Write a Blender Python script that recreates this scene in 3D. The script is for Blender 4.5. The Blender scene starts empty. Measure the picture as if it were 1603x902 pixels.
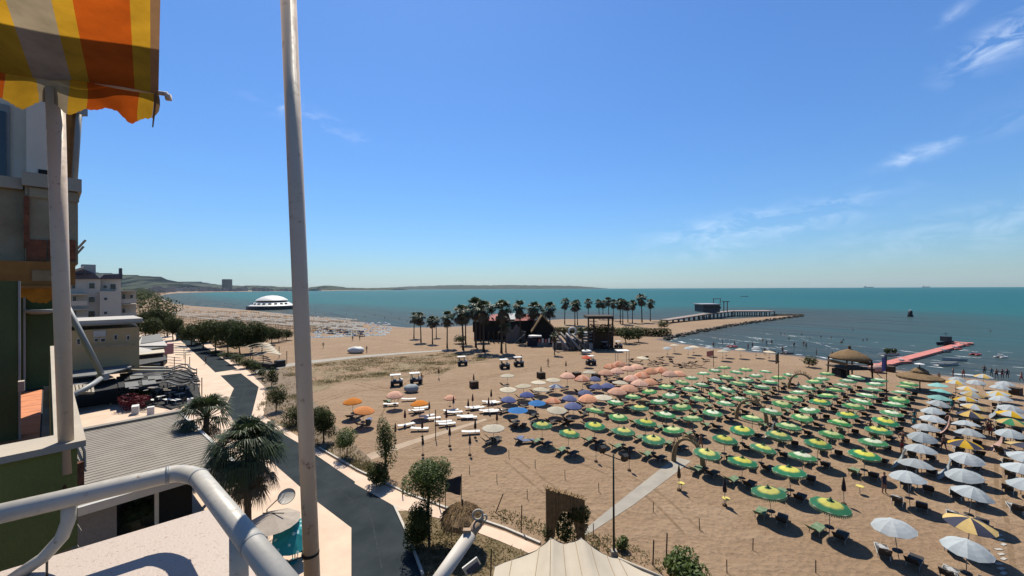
import bpy, bmesh, math, random
import numpy as np
from mathutils import Vector, Matrix
random.seed(7)
R = math.radians
SC = bpy.context.scene
COL = SC.collection
# ---------------------------------------------------------------- camera
F, CX, CY = 610.0, 801.5, 451.0
CAMZ = 16.5
CAM = Vector((0, 0, CAMZ))
cd = bpy.data.cameras.new("Camera")
cam = bpy.data.objects.new("Camera", cd)
COL.objects.link(cam)
cd.sensor_width = 36.0
cd.lens = 36.0 * F / 1603.0
cd.clip_start = 0.05
cd.clip_end = 80000
cam.location = CAM
CROT = Matrix.Rotation(R(90.08), 4, 'X') @ Matrix.Rotation(R(-0.25), 4, 'Z')
cam.rotation_euler = CROT.to_euler()
SC.camera = cam
# ---------------------------------------------------------------- sun and sky
SUN_EL, SUN_AZ = R(60), R(-15)           # azimuth from +Y, positive towards +X
sdir = Vector((math.sin(SUN_AZ) * math.cos(SUN_EL), math.cos(SUN_AZ) * math.cos(SUN_EL), math.sin(SUN_EL)))
sl = bpy.data.lights.new("Sun", 'SUN')
sl.energy = 5.0
sl.angle = R(0.53)
sl.color = (1.0, 0.93, 0.80)
so = bpy.data.objects.new("Sun", sl)
COL.objects.link(so)
so.location = (0, 0, 60)
so.rotation_euler = (-sdir).to_track_quat('-Z', 'Y').to_euler()
wd = bpy.data.worlds.new("World")
SC.world = wd
wd.use_nodes = True
wn, wl = wd.node_tree.nodes, wd.node_tree.links
wn.clear()
wo = wn.new('ShaderNodeOutputWorld')
wb = wn.new('ShaderNodeBackground')
wb.inputs['Strength'].default_value = 0.05
sky = wn.new('ShaderNodeTexSky')
sky.sky_type = 'NISHITA'
sky.sun_disc = False
sky.sun_elevation = SUN_EL
sky.sun_rotation = SUN_AZ
sky.altitude = 20
sky.air_density = 1.4
sky.dust_density = 0.3
sky.ozone_density = 10.0
# thin cirrus: stretched noise, gathered into a few drifting patches on the sky dome
tc = wn.new('ShaderNodeTexCoord')
sep = wn.new('ShaderNodeSeparateXYZ')
wl.new(tc.outputs['Generated'], sep.inputs[0])
def wmath(op, a, b=None, clamp=False):
    n = wn.new('ShaderNodeMath'); n.operation = op; n.use_clamp = clamp
    for i, v in enumerate((a, b)):
        if v is None: continue
        if isinstance(v, (int, float)): n.inputs[i].default_value = v
        else: wl.new(v, n.inputs[i])
    return n.outputs[0]
az_ = wmath('ARCTAN2', sep.outputs[0], sep.outputs[1])
el_ = wmath('ARCSINE', sep.outputs[2])
cmb = wn.new('ShaderNodeCombineXYZ')
wl.new(az_, cmb.inputs[0]); wl.new(el_, cmb.inputs[1])
mp = wn.new('ShaderNodeMapping')
mp.inputs['Rotation'].default_value = (0, 0, R(-14))
mp.inputs['Scale'].default_value = (1.5, 3.2, 1)
wl.new(cmb.outputs[0], mp.inputs[0])
nz = wn.new('ShaderNodeTexNoise')
nz.inputs['Scale'].default_value = 11; nz.inputs['Detail'].default_value = 9; nz.inputs['Roughness'].default_value = 0.6
nz.inputs['Distortion'].default_value = 0.6
wl.new(mp.outputs[0], nz.inputs['Vector'])
# (azimuth, elevation, half width, half height, tilt, weight) in degrees; patches are spread right round the dome
CLOUDS = [(31, 7.6, 12, 2.0, 5, .62), (39, 9.3, 7, 1.0, 8, .35), (27, 5.0, 9, 1.6, 4, .3), (50, 5.6, 12, 2.6, 6, .3), (46.4, 13.4, 3.2, .9, 14, .7), (51.6, 21.4, 3.6, 1.7, 18, 1.0), (49, 25, 1.8, .7, 20, .35), (-28, 21.5, 6, 1.3, -10, .4), (-21, 19.8, 3, .8, -8, .3),
          (24.5, 7.6, 1.6, .6, 0, .5), (53, 15, 4, 1.5, 10, .25), (-70, 18, 14, 3, 5, .4), (95, 14, 14, 3, 5, .4), (130, 22, 16, 4, -8, .4), (-120, 16, 16, 3, 8, .4), (175, 20, 16, 4, 0, .4), (10, 52, 8, 3, 20, .25)]
acc = None
for (ca, ce, wa, we, ti, wt) in CLOUDS:
    da = wmath('SUBTRACT', az_, R(ca)); de = wmath('SUBTRACT', el_, R(ce))
    de2 = wmath('SUBTRACT', de, wmath('MULTIPLY', da, math.tan(R(ti))))
    q2 = wmath('ADD', wmath('POWER', wmath('ABSOLUTE', wmath('DIVIDE', da, R(wa))), 2), wmath('POWER', wmath('ABSOLUTE', wmath('DIVIDE', de2, R(we))), 2))
    g_ = wmath('MULTIPLY', wmath('POWER', 2.718, wmath('MULTIPLY', q2, -1.6)), wt)
    acc = g_ if acc is None else wmath('MAXIMUM', acc, g_)
m1 = wn.new('ShaderNodeMapRange'); m1.inputs[1].default_value = 0.44; m1.inputs[2].default_value = 0.68
wl.new(nz.outputs[0], m1.inputs[0])
cl = wmath('MULTIPLY', wmath('MULTIPLY', m1.outputs[0], acc), 0.75, True)
mx = wn.new('ShaderNodeMix'); mx.data_type = 'RGBA'
wl.new(cl, mx.inputs['Factor'])
wl.new(sky.outputs[0], mx.inputs['A'])
mx.inputs['B'].default_value = (11.5, 10.2, 9.6, 1)
tint = wn.new('ShaderNodeMix'); tint.data_type = 'RGBA'; tint.blend_type = 'MULTIPLY'; tint.inputs['Factor'].default_value = 1
tint.inputs['B'].default_value = (.97, 1.24, 1.53, 1)
wl.new(mx.outputs['Result'], tint.inputs['A'])
wl.new(tint.outputs['Result'], wb.inputs['Color'])
wl.new(wb.outputs[0], wo.inputs[0])
vs = SC.view_settings
vs.view_transform = 'Standard'; vs.look = 'None'; vs.exposure = 0.74; vs.gamma = 1.0; vs.use_curve_mapping = False
SC.cycles.max_bounces = 6
SC.cycles.diffuse_bounces = 3
SC.cycles.glossy_bounces = 3
SC.cycles.transmission_bounces = 4
SC.cycles.transparent_max_bounces = 8
SC.cycles.volume_bounces = 0
SC.cycles.caustics_reflective = False
SC.cycles.caustics_refractive = False
SC.cycles.use_denoising = True
HAZE = 1.5e-5

# ---------------------------------------------------------------- geometry helpers
def ray(px, py):
    d = CROT.to_3x3() @ Vector(((px - CX) / F, -(py - CY) / F, -1.0))
    return d
def G(px, py, z=0.0):
    d = ray(px, py); t = (z - CAMZ) / d.z
    return Vector((d.x * t, d.y * t, z))
def PY(px, py, Y):
    d = ray(px, py); t = Y / d.y
    return CAM + d * t
UD = Vector((-0.766, 0.643, 0)); ND = Vector((0.643, 0.766, 0))   # along the house fronts / towards the sea
def UN(u, n, z=0.0):
    v = UD * u + ND * n
    return Vector((v.x, v.y, z))
def PU(px, py, u0):
    d = ray(px, py); t = u0 / d.dot(UD)
    return CAM + d * t
def toun(v): return v.dot(UD), v.dot(ND)

class MB:
    def __init__(s): s.v = []; s.f = []; s.m = []; s.mi = 0
    def add(s, vs, fs):
        b = len(s.v); s.v += [tuple(v) for v in vs]
        for f in fs: s.f.append(tuple(b + i for i in f)); s.m.append(s.mi)
        return s
    def box(s, c, size, ax=None, ay=None):
        c = Vector(c); hx, hy, hz = size[0] / 2, size[1] / 2, size[2] / 2
        ax = (ax or Vector((1, 0, 0))).normalized()
        ay = (ay or Vector((0, 0, 1)).cross(ax)).normalized()
        az = ax.cross(ay).normalized()
        vs = [c + ax * (hx * i) + ay * (hy * j) + az * (hz * k) for k in (-1, 1) for j in (-1, 1) for i in (-1, 1)]
        return s.add(vs, [(0, 2, 3, 1), (4, 5, 7, 6), (0, 1, 5, 4), (2, 6, 7, 3), (0, 4, 6, 2), (1, 3, 7, 5)])
    def bar(s, p, q, w, h=None):
        p, q = Vector(p), Vector(q); d = q - p
        up = Vector((0, 0, 1)) if abs(d.normalized().z) < .95 else Vector((1, 0, 0))
        ay = up.cross(d).normalized()
        return s.box((p + q) / 2, (d.length, w, h or w), d, ay)
    def tube(s, pts, r, n=8, cap=True, r1=None):
        pts = [Vector(p) for p in pts]; k = len(pts); rings = []
        a = None
        for i, p in enumerate(pts):
            t = (pts[min(i + 1, k - 1)] - pts[max(i - 1, 0)]).normalized()
            if a is None:
                a = t.cross(Vector((0, 0, 1)) if abs(t.z) < .9 else Vector((1, 0, 0))).normalized()
            else:
                a = (a - t * a.dot(t)).normalized()
            b = t.cross(a)
            rr = r if r1 is None else r + (r1 - r) * i / (k - 1)
            if isinstance(r, (list, tuple)): rr = r[i]
            rings.append([p + a * (rr * math.cos(2 * math.pi * j / n)) + b * (rr * math.sin(2 * math.pi * j / n)) for j in range(n)])
        vs = [v for g in rings for v in g]
        fs = [(i * n + j, i * n + (j + 1) % n, (i + 1) * n + (j + 1) % n, (i + 1) * n + j) for i in range(k - 1) for j in range(n)]
        if cap: fs += [tuple(range(n - 1, -1, -1)), tuple((k - 1) * n + j for j in range(n))]
        return s.add(vs, fs)
    def lathe(s, prof, n=16, c=(0, 0, 0), wob=None):
        c = Vector(c); vs = []; fs = []
        for i, (r, z) in enumerate(prof):
            for j in range(n):
                a = 2 * math.pi * j / n
                rr = r * (1 + (wob(i, j) if wob else 0))
                vs.append(c + Vector((rr * math.cos(a), rr * math.sin(a), z)))
        for i in range(len(prof) - 1):
            for j in range(n):
                fs.append((i * n + j, i * n + (j + 1) % n, (i + 1) * n + (j + 1) % n, (i + 1) * n + j))
        return s.add(vs, fs)
    def prism(s, poly, z0, z1):
        n = len(poly); P = [Vector((p[0], p[1], 0)) for p in poly]
        A = sum(P[i].x * P[(i + 1) % n].y - P[(i + 1) % n].x * P[i].y for i in range(n))
        if A < 0: P.reverse()
        vs = [p + Vector((0, 0, z0)) for p in P] + [p + Vector((0, 0, z1)) for p in P]
        fs = [tuple(range(n - 1, -1, -1)), tuple(range(n, 2 * n))] + [(i, (i + 1) % n, n + (i + 1) % n, n + i) for i in range(n)]
        return s.add(vs, fs)
    def blob(s, c, rx, ry, rz, n=8, k=5, jit=0.15, rng=random):
        c = Vector(c); prof = []
        vs = []; fs = []
        for i in range(k + 1):
            t = math.pi * i / k
            for j in range(n):
                a = 2 * math.pi * j / n; q = 1 + rng.uniform(-jit, jit)
                vs.append(c + Vector((rx * math.sin(t) * math.cos(a) * q, ry * math.sin(t) * math.sin(a) * q, -rz * math.cos(t) * q)))
        for i in range(k):
            for j in range(n):
                fs.append((i * n + j, i * n + (j + 1) % n, (i + 1) * n + (j + 1) % n, (i + 1) * n + j))
        return s.add(vs, fs)
    def mesh(s, name, mats, smooth=False):
        me = bpy.data.meshes.new(name)
        me.from_pydata(s.v, [], s.f)
        for m in (mats if isinstance(mats, (list, tuple)) else [mats]): me.materials.append(m)
        if any(s.m): me.polygons.foreach_set('material_index', s.m)
        if smooth: me.polygons.foreach_set('use_smooth', [True] * len(s.f))
        me.validate(); me.update()
        return me
    def build(s, name, mats, parent=None, smooth=False, loc=None):
        me = s.mesh(name, mats, smooth)
        return link(name, me, parent, loc)
def link(name, me, parent=None, loc=None):
    o = bpy.data.objects.new(name, me); COL.objects.link(o)
    if parent: o.parent = parent
    if loc is not None: o.location = loc
    return o
def tag(o, label=None, cat=None, group=None, kind=None):
    if label: o['label'] = label
    if cat: o['category'] = cat
    if group: o['group'] = group
    if kind: o['kind'] = kind
    return o
def thing(name, label, cat, loc=(0, 0, 0), rz=0.0, group=None):
    o = bpy.data.objects.new(name, None); COL.objects.link(o)
    o.location = loc; o.rotation_euler = (0, 0, rz); o.empty_display_size = .2
    return tag(o, label, cat, group)
def place(proto_parts, name, label, cat, loc, rz=0, group=None, sc=1.0):
    """a thing made from shared meshes: proto_parts = [(part name, mesh)]"""
    if len(proto_parts) == 1:
        o = link(name, proto_parts[0][1]); tag(o, label, cat, group)
    else:
        o = bpy.data.objects.new(name, None); COL.objects.link(o); o.empty_display_size = .2
        tag(o, label, cat, group)
        for pn, me in proto_parts: link(pn, me, o)
    o.location = loc; o.rotation_euler = (0, 0, rz)
    o.scale = (sc, sc, sc) if isinstance(sc, (int, float)) else sc
    return o
ORD = ['', 'first', 'second', 'third', 'fourth', 'fifth', 'sixth', 'seventh', 'eighth', 'ninth', 'tenth', 'eleventh', 'twelfth', 'thirteenth',
       'fourteenth', 'fifteenth', 'sixteenth', 'seventeenth', 'eighteenth', 'nineteenth', 'twentieth', 'twenty-first', 'twenty-second', 'twenty-third',
       'twenty-fourth', 'twenty-fifth', 'twenty-sixth', 'twenty-seventh', 'twenty-eighth', 'twenty-ninth', 'thirtieth']

# ---------------------------------------------------------------- materials
MC = {}
ALB = .63
def M(name, col, rough=.75, var=.12, scale=6., bump=0., metal=0., spec=.35, trans=0., col2=None, bscale=None, thr=None):
    if name in MC: return MC[name]
    col = tuple(c * ALB for c in col); col2 = tuple(c * ALB for c in col2) if col2 else None
    m = bpy.data.materials.new(name); m.use_nodes = True
    N, L = m.node_tree.nodes, m.node_tree.links
    b = N['Principled BSDF']
    b.inputs['Roughness'].default_value = rough; b.inputs['Metallic'].default_value = metal
    b.inputs['Specular IOR Level'].default_value = spec
    t = N.new('ShaderNodeTexCoord')
    n = N.new('ShaderNodeTexNoise'); n.inputs['Scale'].default_value = scale; n.inputs['Detail'].default_value = 6
    n.inputs['Roughness'].default_value = .6
    L.new(t.outputs['Object'], n.inputs['Vector'])
    r = N.new('ShaderNodeValToRGB')
    c2 = col2 or tuple(min(1, c * (1 + var)) for c in col)
    c1 = col if col2 else tuple(c * (1 - var) for c in col)
    r.color_ramp.elements[0].position, r.color_ramp.elements[1].position = thr or (.33, .67)
    r.color_ramp.elements[0].color = (*c1, 1); r.color_ramp.elements[1].color = (*c2, 1)
    L.new(n.outputs[0], r.inputs[0]); L.new(r.outputs[0], b.inputs['Base Color'])
    if bump:
        n2 = N.new('ShaderNodeTexNoise'); n2.inputs['Scale'].default_value = bscale or scale * 4; n2.inputs['Detail'].default_value = 5
        L.new(t.outputs['Object'], n2.inputs['Vector'])
        bp = N.new('ShaderNodeBump'); bp.inputs['Strength'].default_value = bump; bp.inputs['Distance'].default_value = .03
        L.new(n2.outputs[0], bp.inputs['Height']); L.new(bp.outputs[0], b.inputs['Normal'])
    if trans:
        out = N['Material Output']
        tr = N.new('ShaderNodeBsdfTranslucent'); L.new(r.outputs[0], tr.inputs[0])
        mix = N.new('ShaderNodeMixShader'); mix.inputs[0].default_value = trans
        L.new(b.outputs[0], mix.inputs[1]); L.new(tr.outputs[0], mix.inputs[2]); L.new(mix.outputs[0], out.inputs[0])
    MC[name] = m
    return m
def nodes(m):
    N, L = m.node_tree.nodes, m.node_tree.links
    return N, L, N['Principled BSDF']

def vary(m, v=.3, sat=.35):
    """each copy a little more faded or darker than the next (Object Info random)"""
    N, L, b = nodes(m)
    oi = N.new('ShaderNodeObjectInfo'); hs = N.new('ShaderNodeHueSaturation')
    r1 = N.new('ShaderNodeMapRange'); r1.inputs[3].default_value = 1 - v; r1.inputs[4].default_value = 1 + v * .5; L.new(oi.outputs['Random'], r1.inputs[0])
    mm = N.new('ShaderNodeMath'); mm.operation = 'MULTIPLY'; L.new(oi.outputs['Random'], mm.inputs[0]); mm.inputs[1].default_value = 7.31
    fr = N.new('ShaderNodeMath'); fr.operation = 'FRACT'; L.new(mm.outputs[0], fr.inputs[0])
    r2 = N.new('ShaderNodeMapRange'); r2.inputs[3].default_value = 1 - sat; r2.inputs[4].default_value = 1.08; L.new(fr.outputs[0], r2.inputs[0])
    src = b.inputs['Base Color'].links[0].from_socket
    L.new(src, hs.inputs['Color']); L.new(r1.outputs[0], hs.inputs['Value']); L.new(r2.outputs[0], hs.inputs['Saturation'])
    L.new(hs.outputs[0], b.inputs['Base Color'])
    for n in N:
        if n.type == 'BSDF_TRANSLUCENT': L.new(hs.outputs[0], n.inputs[0])
    return m
# ================================================================ terrain, sea, hills
def fp(px, Y): return ((px - CX) / F * Y, Y)
def gp(px, py, z=0.0): v = G(px, py, z); return (v.x, v.y)
LAND = [(190, -120), (150, 0), (118, 36), (101, 58)] + [gp(*p) for p in [(1600, 597), (1520, 589), (1400, 576), (1330, 567), (1260, 556), (1180, 549), (1120, 543),
        (1075, 537), (1050, 533.5), (1040, 531), (1052, 527), (1085, 521), (1120, 514), (1145, 509.5), (1185, 503.5), (1225, 498.5), (1250, 495), (1252, 492.5), (1215, 494),
        (1150, 498), (1090, 500.5), (1050, 500.5), (1000, 499.5), (940, 498.5), (880, 499), (840, 501), (780, 506), (720, 510), (680, 511.5), (640, 512), (600, 508),
        (560, 502), (520, 498), (480, 494), (440, 490), (400, 486), (360, 482.5), (330, 480.5), (300, 478.5), (278, 475.5)]] + [fp(262, 620), fp(254, 800), fp(250, 1000), fp(258, 1400), fp(275, 2000), fp(320, 2800),
        fp(400, 3600), fp(480, 4300), fp(530, 5200), fp(590, 6300), (-1500, 7600), (-9000, 8000), (-9000, -120)]
LP = np.array(LAND)
def signed_dist(X, Yv):
    P = np.stack([X, Yv], -1)[:, None, :]
    A = LP[None]; B = np.roll(LP, -1, 0)[None]
    AB = B - A
    t = np.clip(((P - A) * AB).sum(-1) / (AB ** 2).sum(-1), 0, 1)
    D = np.sqrt((((A + AB * t[..., None]) - P) ** 2).sum(-1)).min(1)
    y = Yv[:, None]; x = X[:, None]
    ay, by, ax, bx = A[..., 1], B[..., 1], A[..., 0], B[..., 0]
    cr = ((ay > y) != (by > y)) & (x < (bx - ax) * (y - ay) / np.where(by == ay, 1e-9, by - ay) + ax)
    ins = cr.sum(1) % 2 == 1
    return np.where(ins, D, -D)
def polar(name, r0, r1, nr, a0, a1, na, zfun, mat, attr):
    rs = r0 * (r1 / r0) ** (np.arange(nr) / (nr - 1)); an = np.radians(np.linspace(a0, a1, na))
    RR, AA = np.meshgrid(rs, an, indexing='ij')
    X = (RR * np.sin(AA)).ravel(); Yv = (RR * np.cos(AA)).ravel()
    sd = np.concatenate([signed_dist(X[i:i + 8000], Yv[i:i + 8000]) for i in range(0, len(X), 8000)])
    Z = zfun(X, Yv, sd)
    idx = np.arange(nr * na).reshape(nr, na)
    q = np.stack([idx[:-1, :-1], idx[:-1, 1:], idx[1:, 1:], idx[1:, :-1]], -1).reshape(-1, 4)[:, ::-1]
    me = bpy.data.meshes.new(name)
    me.from_pydata(np.stack([X, Yv, Z], -1).tolist(), [], q.tolist())
    at = me.attributes.new(attr, 'FLOAT', 'POINT'); at.data.foreach_set('value', sd.astype(np.float32))
    me.materials.append(mat)
    me.polygons.foreach_set('use_smooth', [True] * len(q)); me.update()
    o = link(name, me)
    return o
# --- sand
ms = bpy.data.materials.new('sand'); ms.use_nodes = True
N, L, b = nodes(ms)
def nnode(N, L, kind, vec=None, **kw):
    n = N.new(kind)
    for k, v in kw.items(): n.inputs[k.replace('_', ' ')].default_value = v
    if vec is not None: L.new(vec, n.inputs['Vector'])
    return n
def ramp(N, L, src, stops):
    r = N.new('ShaderNodeValToRGB'); e = r.color_ramp.elements
    while len(e) < len(stops): e.new(.5)
    for i, (p, c) in enumerate(stops): e[i].position = p; e[i].color = (*c, 1)
    L.new(src, r.inputs[0]); return r.outputs[0]
def mixc(N, L, fac, a, bb, mode='MIX'):
    x = N.new('ShaderNodeMix'); x.data_type = 'RGBA'; x.blend_type = mode
    for k, v in (('Factor', fac), ('A', a), ('B', bb)):
        if isinstance(v, tuple): x.inputs[k].default_value = (*v, 1) if len(v) == 3 else v
        elif isinstance(v, (int, float)): x.inputs[k].default_value = v
        else: L.new(v, x.inputs[k])
    return x.outputs['Result']
def mrange(N, L, src, a, bb, c=0., d=1.):
    x = N.new('ShaderNodeMapRange'); x.inputs[1].default_value = a; x.inputs[2].default_value = bb; x.inputs[3].default_value = c; x.inputs[4].default_value = d
    L.new(src, x.inputs[0]); return x.outputs[0]
t = N.new('ShaderNodeTexCoord'); ob = t.outputs['Object']
n1 = nnode(N, L, 'ShaderNodeTexNoise', ob, Scale=.05, Detail=8, Roughness=.6)
n2 = nnode(N, L, 'ShaderNodeTexNoise', ob, Scale=.9, Detail=7, Roughness=.65)
mpp = N.new('ShaderNodeMapping'); mpp.inputs['Rotation'].default_value = (0, 0, R(-40)); mpp.inputs['Scale'].default_value = (.12, 1.0, 1); L.new(ob, mpp.inputs[0])
n3 = nnode(N, L, 'ShaderNodeTexNoise', mpp.outputs[0], Scale=.55, Detail=6, Roughness=.6, Distortion=.6)
c1 = ramp(N, L, n1.outputs[0], [(.3, (0.1841, 0.1216, 0.0749)), (.7, (0.2179, 0.1485, 0.0921))])
c2 = mixc(N, L, mrange(N, L, n2.outputs[0], .38, .66, 0, .6), c1, (0.1535, 0.1013, 0.0614))
c3 = mixc(N, L, mrange(N, L, n3.outputs[0], .5, .72, 0, .45), c2, (0.2455, 0.1749, 0.1136))
sdn = N.new('ShaderNodeAttribute'); sdn.attribute_name = 'shore'
wn_ = nnode(N, L, 'ShaderNodeTexNoise', ob, Scale=.25, Detail=4)
ad = N.new('ShaderNodeMath'); ad.operation = 'MULTIPLY_ADD'; L.new(wn_.outputs[0], ad.inputs[0]); ad.inputs[1].default_value = -5; L.new(sdn.outputs['Fac'], ad.inputs[2])
wet = mrange(N, L, ad.outputs[0], -.8, 1.6, 1, 0)
c4 = mixc(N, L, wet, c3, (0.1043, 0.0724, 0.0491))
vf = N.new('ShaderNodeTexVoronoi'); vf.inputs['Scale'].default_value = 1.7; vf.inputs['Randomness'].default_value = 1.0
nd = nnode(N, L, 'ShaderNodeTexNoise', ob, Scale=2.2, Detail=3); dsp = N.new('ShaderNodeVectorMath'); dsp.operation = 'MULTIPLY_ADD'; dsp.inputs[1].default_value = (.5, .5, 0); L.new(nd.outputs['Color'], dsp.inputs[0]); L.new(ob, dsp.inputs[2]); L.new(dsp.outputs[0], vf.inputs['Vector'])
npt = nnode(N, L, 'ShaderNodeTexNoise', ob, Scale=.11, Detail=5, Roughness=.65)
ff = N.new('ShaderNodeMath'); ff.operation = 'MULTIPLY'; L.new(mrange(N, L, vf.outputs['Distance'], .16, .30, .75, 0), ff.inputs[0]); L.new(mrange(N, L, npt.outputs[0], .36, .60), ff.inputs[1])
c4 = mixc(N, L, ff.outputs[0], c4, (.125, .082, .050))
c4 = mixc(N, L, mrange(N, L, npt.outputs[0], .52, .72, 0, .4), c4, (.26, .19, .125))
L.new(c4, b.inputs['Base Color'])
L.new(mrange(N, L, wet, 0, 1, .93, .38), b.inputs['Roughness']); b.inputs['Specular IOR Level'].default_value = .2
vo = N.new('ShaderNodeTexVoronoi'); vo.inputs['Scale'].default_value = 2.6; L.new(ob, vo.inputs['Vector'])
nb = nnode(N, L, 'ShaderNodeTexNoise', ob, Scale=5.5, Detail=6, Roughness=.7)
sm = N.new('ShaderNodeMath'); sm.operation = 'ADD'; L.new(vo.outputs['Distance'], sm.inputs[0]); L.new(nb.outputs[0], sm.inputs[1])
sm2 = N.new('ShaderNodeMath'); sm2.operation = 'MULTIPLY_ADD'; L.new(n3.outputs[0], sm2.inputs[0]); sm2.inputs[1].default_value = 2.0; L.new(sm.outputs[0], sm2.inputs[2])
bp = N.new('ShaderNodeBump'); bp.inputs['Strength'].default_value = .95; bp.inputs['Distance'].default_value = .12
L.new(sm2.outputs[0], bp.inputs['Height']); L.new(bp.outputs[0], b.inputs['Normal'])
def land_z(X, Yv, sd):
    z = np.clip(sd, -14, 7) / 7 * .22 - .17
    r = np.hypot(X, Yv)
    return np.where(sd > 7, .05 + 0 * sd, z) - .05
sand = polar('sand_beach', 2.5, 8500, 330, -100, 100, 380, land_z, ms, 'shore')
tag(sand, 'pale brown sandy beach with footprints', kind='structure')
# --- sea
mw = bpy.data.materials.new('sea_water'); mw.use_nodes = True
N, L, b = nodes(mw)
t = N.new('ShaderNodeTexCoord'); ob = t.outputs['Object']
sdn = N.new('ShaderNodeAttribute'); sdn.attribute_name = 'shore'
nv = nnode(N, L, 'ShaderNodeTexNoise', ob, Scale=.02, Detail=5)
ad = N.new('ShaderNodeMath'); ad.operation = 'MULTIPLY_ADD'; L.new(nv.outputs[0], ad.inputs[0]); ad.inputs[1].default_value = 40; L.new(sdn.outputs['Fac'], ad.inputs[2])
dp = mrange(N, L, ad.outputs[0], 10, -330, 0, 1)
col = ramp(N, L, dp, [(0, (0.0378, 0.0450, 0.0432)), (.12, (0.0279, 0.0504, 0.0522)), (.35, (0.0108, 0.0738, 0.0810)), (1, (0.0054, 0.0702, 0.0828))])
mpw = N.new('ShaderNodeMapping'); mp0 = N.new('ShaderNodeMapping'); mp0.inputs['Rotation'].default_value = (0, 0, R(-128)); L.new(ob, mp0.inputs[0]); mpw.inputs['Scale'].default_value = (.10, 1, 1); L.new(mp0.outputs[0], mpw.inputs[0])
st = nnode(N, L, 'ShaderNodeTexNoise', mpw.outputs[0], Scale=.035, Detail=6, Roughness=.6)
col = mixc(N, L, mrange(N, L, st.outputs[0], .42, .66, 0, .35), col, (0.0198, 0.0765, 0.0855))
sw = nnode(N, L, 'ShaderNodeTexNoise', mpw.outputs[0], Scale=.16, Detail=5, Roughness=.55)
near_ = mrange(N, L, sdn.outputs['Fac'], -140, -4, 0, 1)
mm = N.new('ShaderNodeMath'); mm.operation = 'MULTIPLY'; L.new(near_, mm.inputs[0]); L.new(mrange(N, L, sw.outputs[0], .47, .62, 0, .75), mm.inputs[1])
col = mixc(N, L, mm.outputs[0], col, (.016, .030, .034))
L.new(col, b.inputs['Base Color'])
b.inputs['Roughness'].default_value = .3; b.inputs['IOR'].default_value = 1.33; b.inputs['Specular IOR Level'].default_value = .1
w1 = nnode(N, L, 'ShaderNodeTexNoise', mpw.outputs[0], Scale=.35, Detail=5, Roughness=.6)
w2 = nnode(N, L, 'ShaderNodeTexNoise', mpw.outputs[0], Scale=1.6, Detail=4, Roughness=.6)
sm = N.new('ShaderNodeMath'); sm.operation = 'MULTIPLY_ADD'; L.new(w2.outputs[0], sm.inputs[0]); sm.inputs[1].default_value = .35; L.new(w1.outputs[0], sm.inputs[2])
bp = N.new('ShaderNodeBump'); bp.inputs['Strength'].default_value = .9; bp.inputs['Distance'].default_value = .55
L.new(sm.outputs[0], bp.inputs['Height'])
df = N.new('ShaderNodeBsdfDiffuse'); L.new(col, df.inputs['Color']); L.new(bp.outputs[0], df.inputs['Normal'])
gl = N.new('ShaderNodeBsdfGlossy'); gl.inputs['Roughness'].default_value = .22; L.new(bp.outputs[0], gl.inputs['Normal'])
ms_ = N.new('ShaderNodeMixShader'); ms_.inputs[0].default_value = .12
L.new(df.outputs[0], ms_.inputs[1]); L.new(gl.outputs[0], ms_.inputs[2]); L.new(ms_.outputs[0], N['Material Output'].inputs['Surface'])
sea = polar('sea', 40, 15500, 210, -100, 100, 260, lambda X, Yv, sd: 0 * sd - .19, mw, 'shore')
tag(sea, 'calm teal sea reaching to the horizon', kind='structure')
# --- surf lines
mf = M('foam', (.75, .78, .78), .6, .05)
N, L, b = nodes(mf)
fa = nnode(N, L, 'ShaderNodeTexNoise', N['Texture Coordinate'].outputs['Object'], Scale=.22, Detail=8, Roughness=.7)
L.new(mrange(N, L, fa.outputs[0], .5, .6), b.inputs['Alpha'])
def shore_ribbon(pts, off, w, z):
    P = [Vector((*p, 0)) for p in pts]; vs = []; fs = []; Q = []
    for i in range(len(P) - 1):
        for k in range(12): Q.append(P[i].lerp(P[i + 1], k / 12))
    for i, p in enumerate(Q[:-1]):
        d = (Q[i + 1] - p).normalized(); nrm = Vector((-d.y, d.x, 0))
        o = off + .5 * math.sin(i * .37 + off) + .3 * math.sin(i * 1.1)
        ww = w * (1 + .5 * math.sin(i * .23))
        vs += [p - nrm * o + Vector((0, 0, z)), p - nrm * (o + ww) + Vector((0, 0, z))]
    for i in range(len(Q) - 2): fs.append((2 * i, 2 * i + 1, 2 * i + 3, 2 * i + 2))
    return vs, fs
right_shore = LAND[2:15]
mb = MB()
for off, w in ((1.0, 1.0), (8.5, .8), (19, .6), (31, .45), (46, .4)):
    mb.add(*shore_ribbon(right_shore, off, w, -.17 + .0015 * off / 8))
tag(mb.build('surf', mf), 'thin white lines of surf along the beach', kind='stuff')
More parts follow.
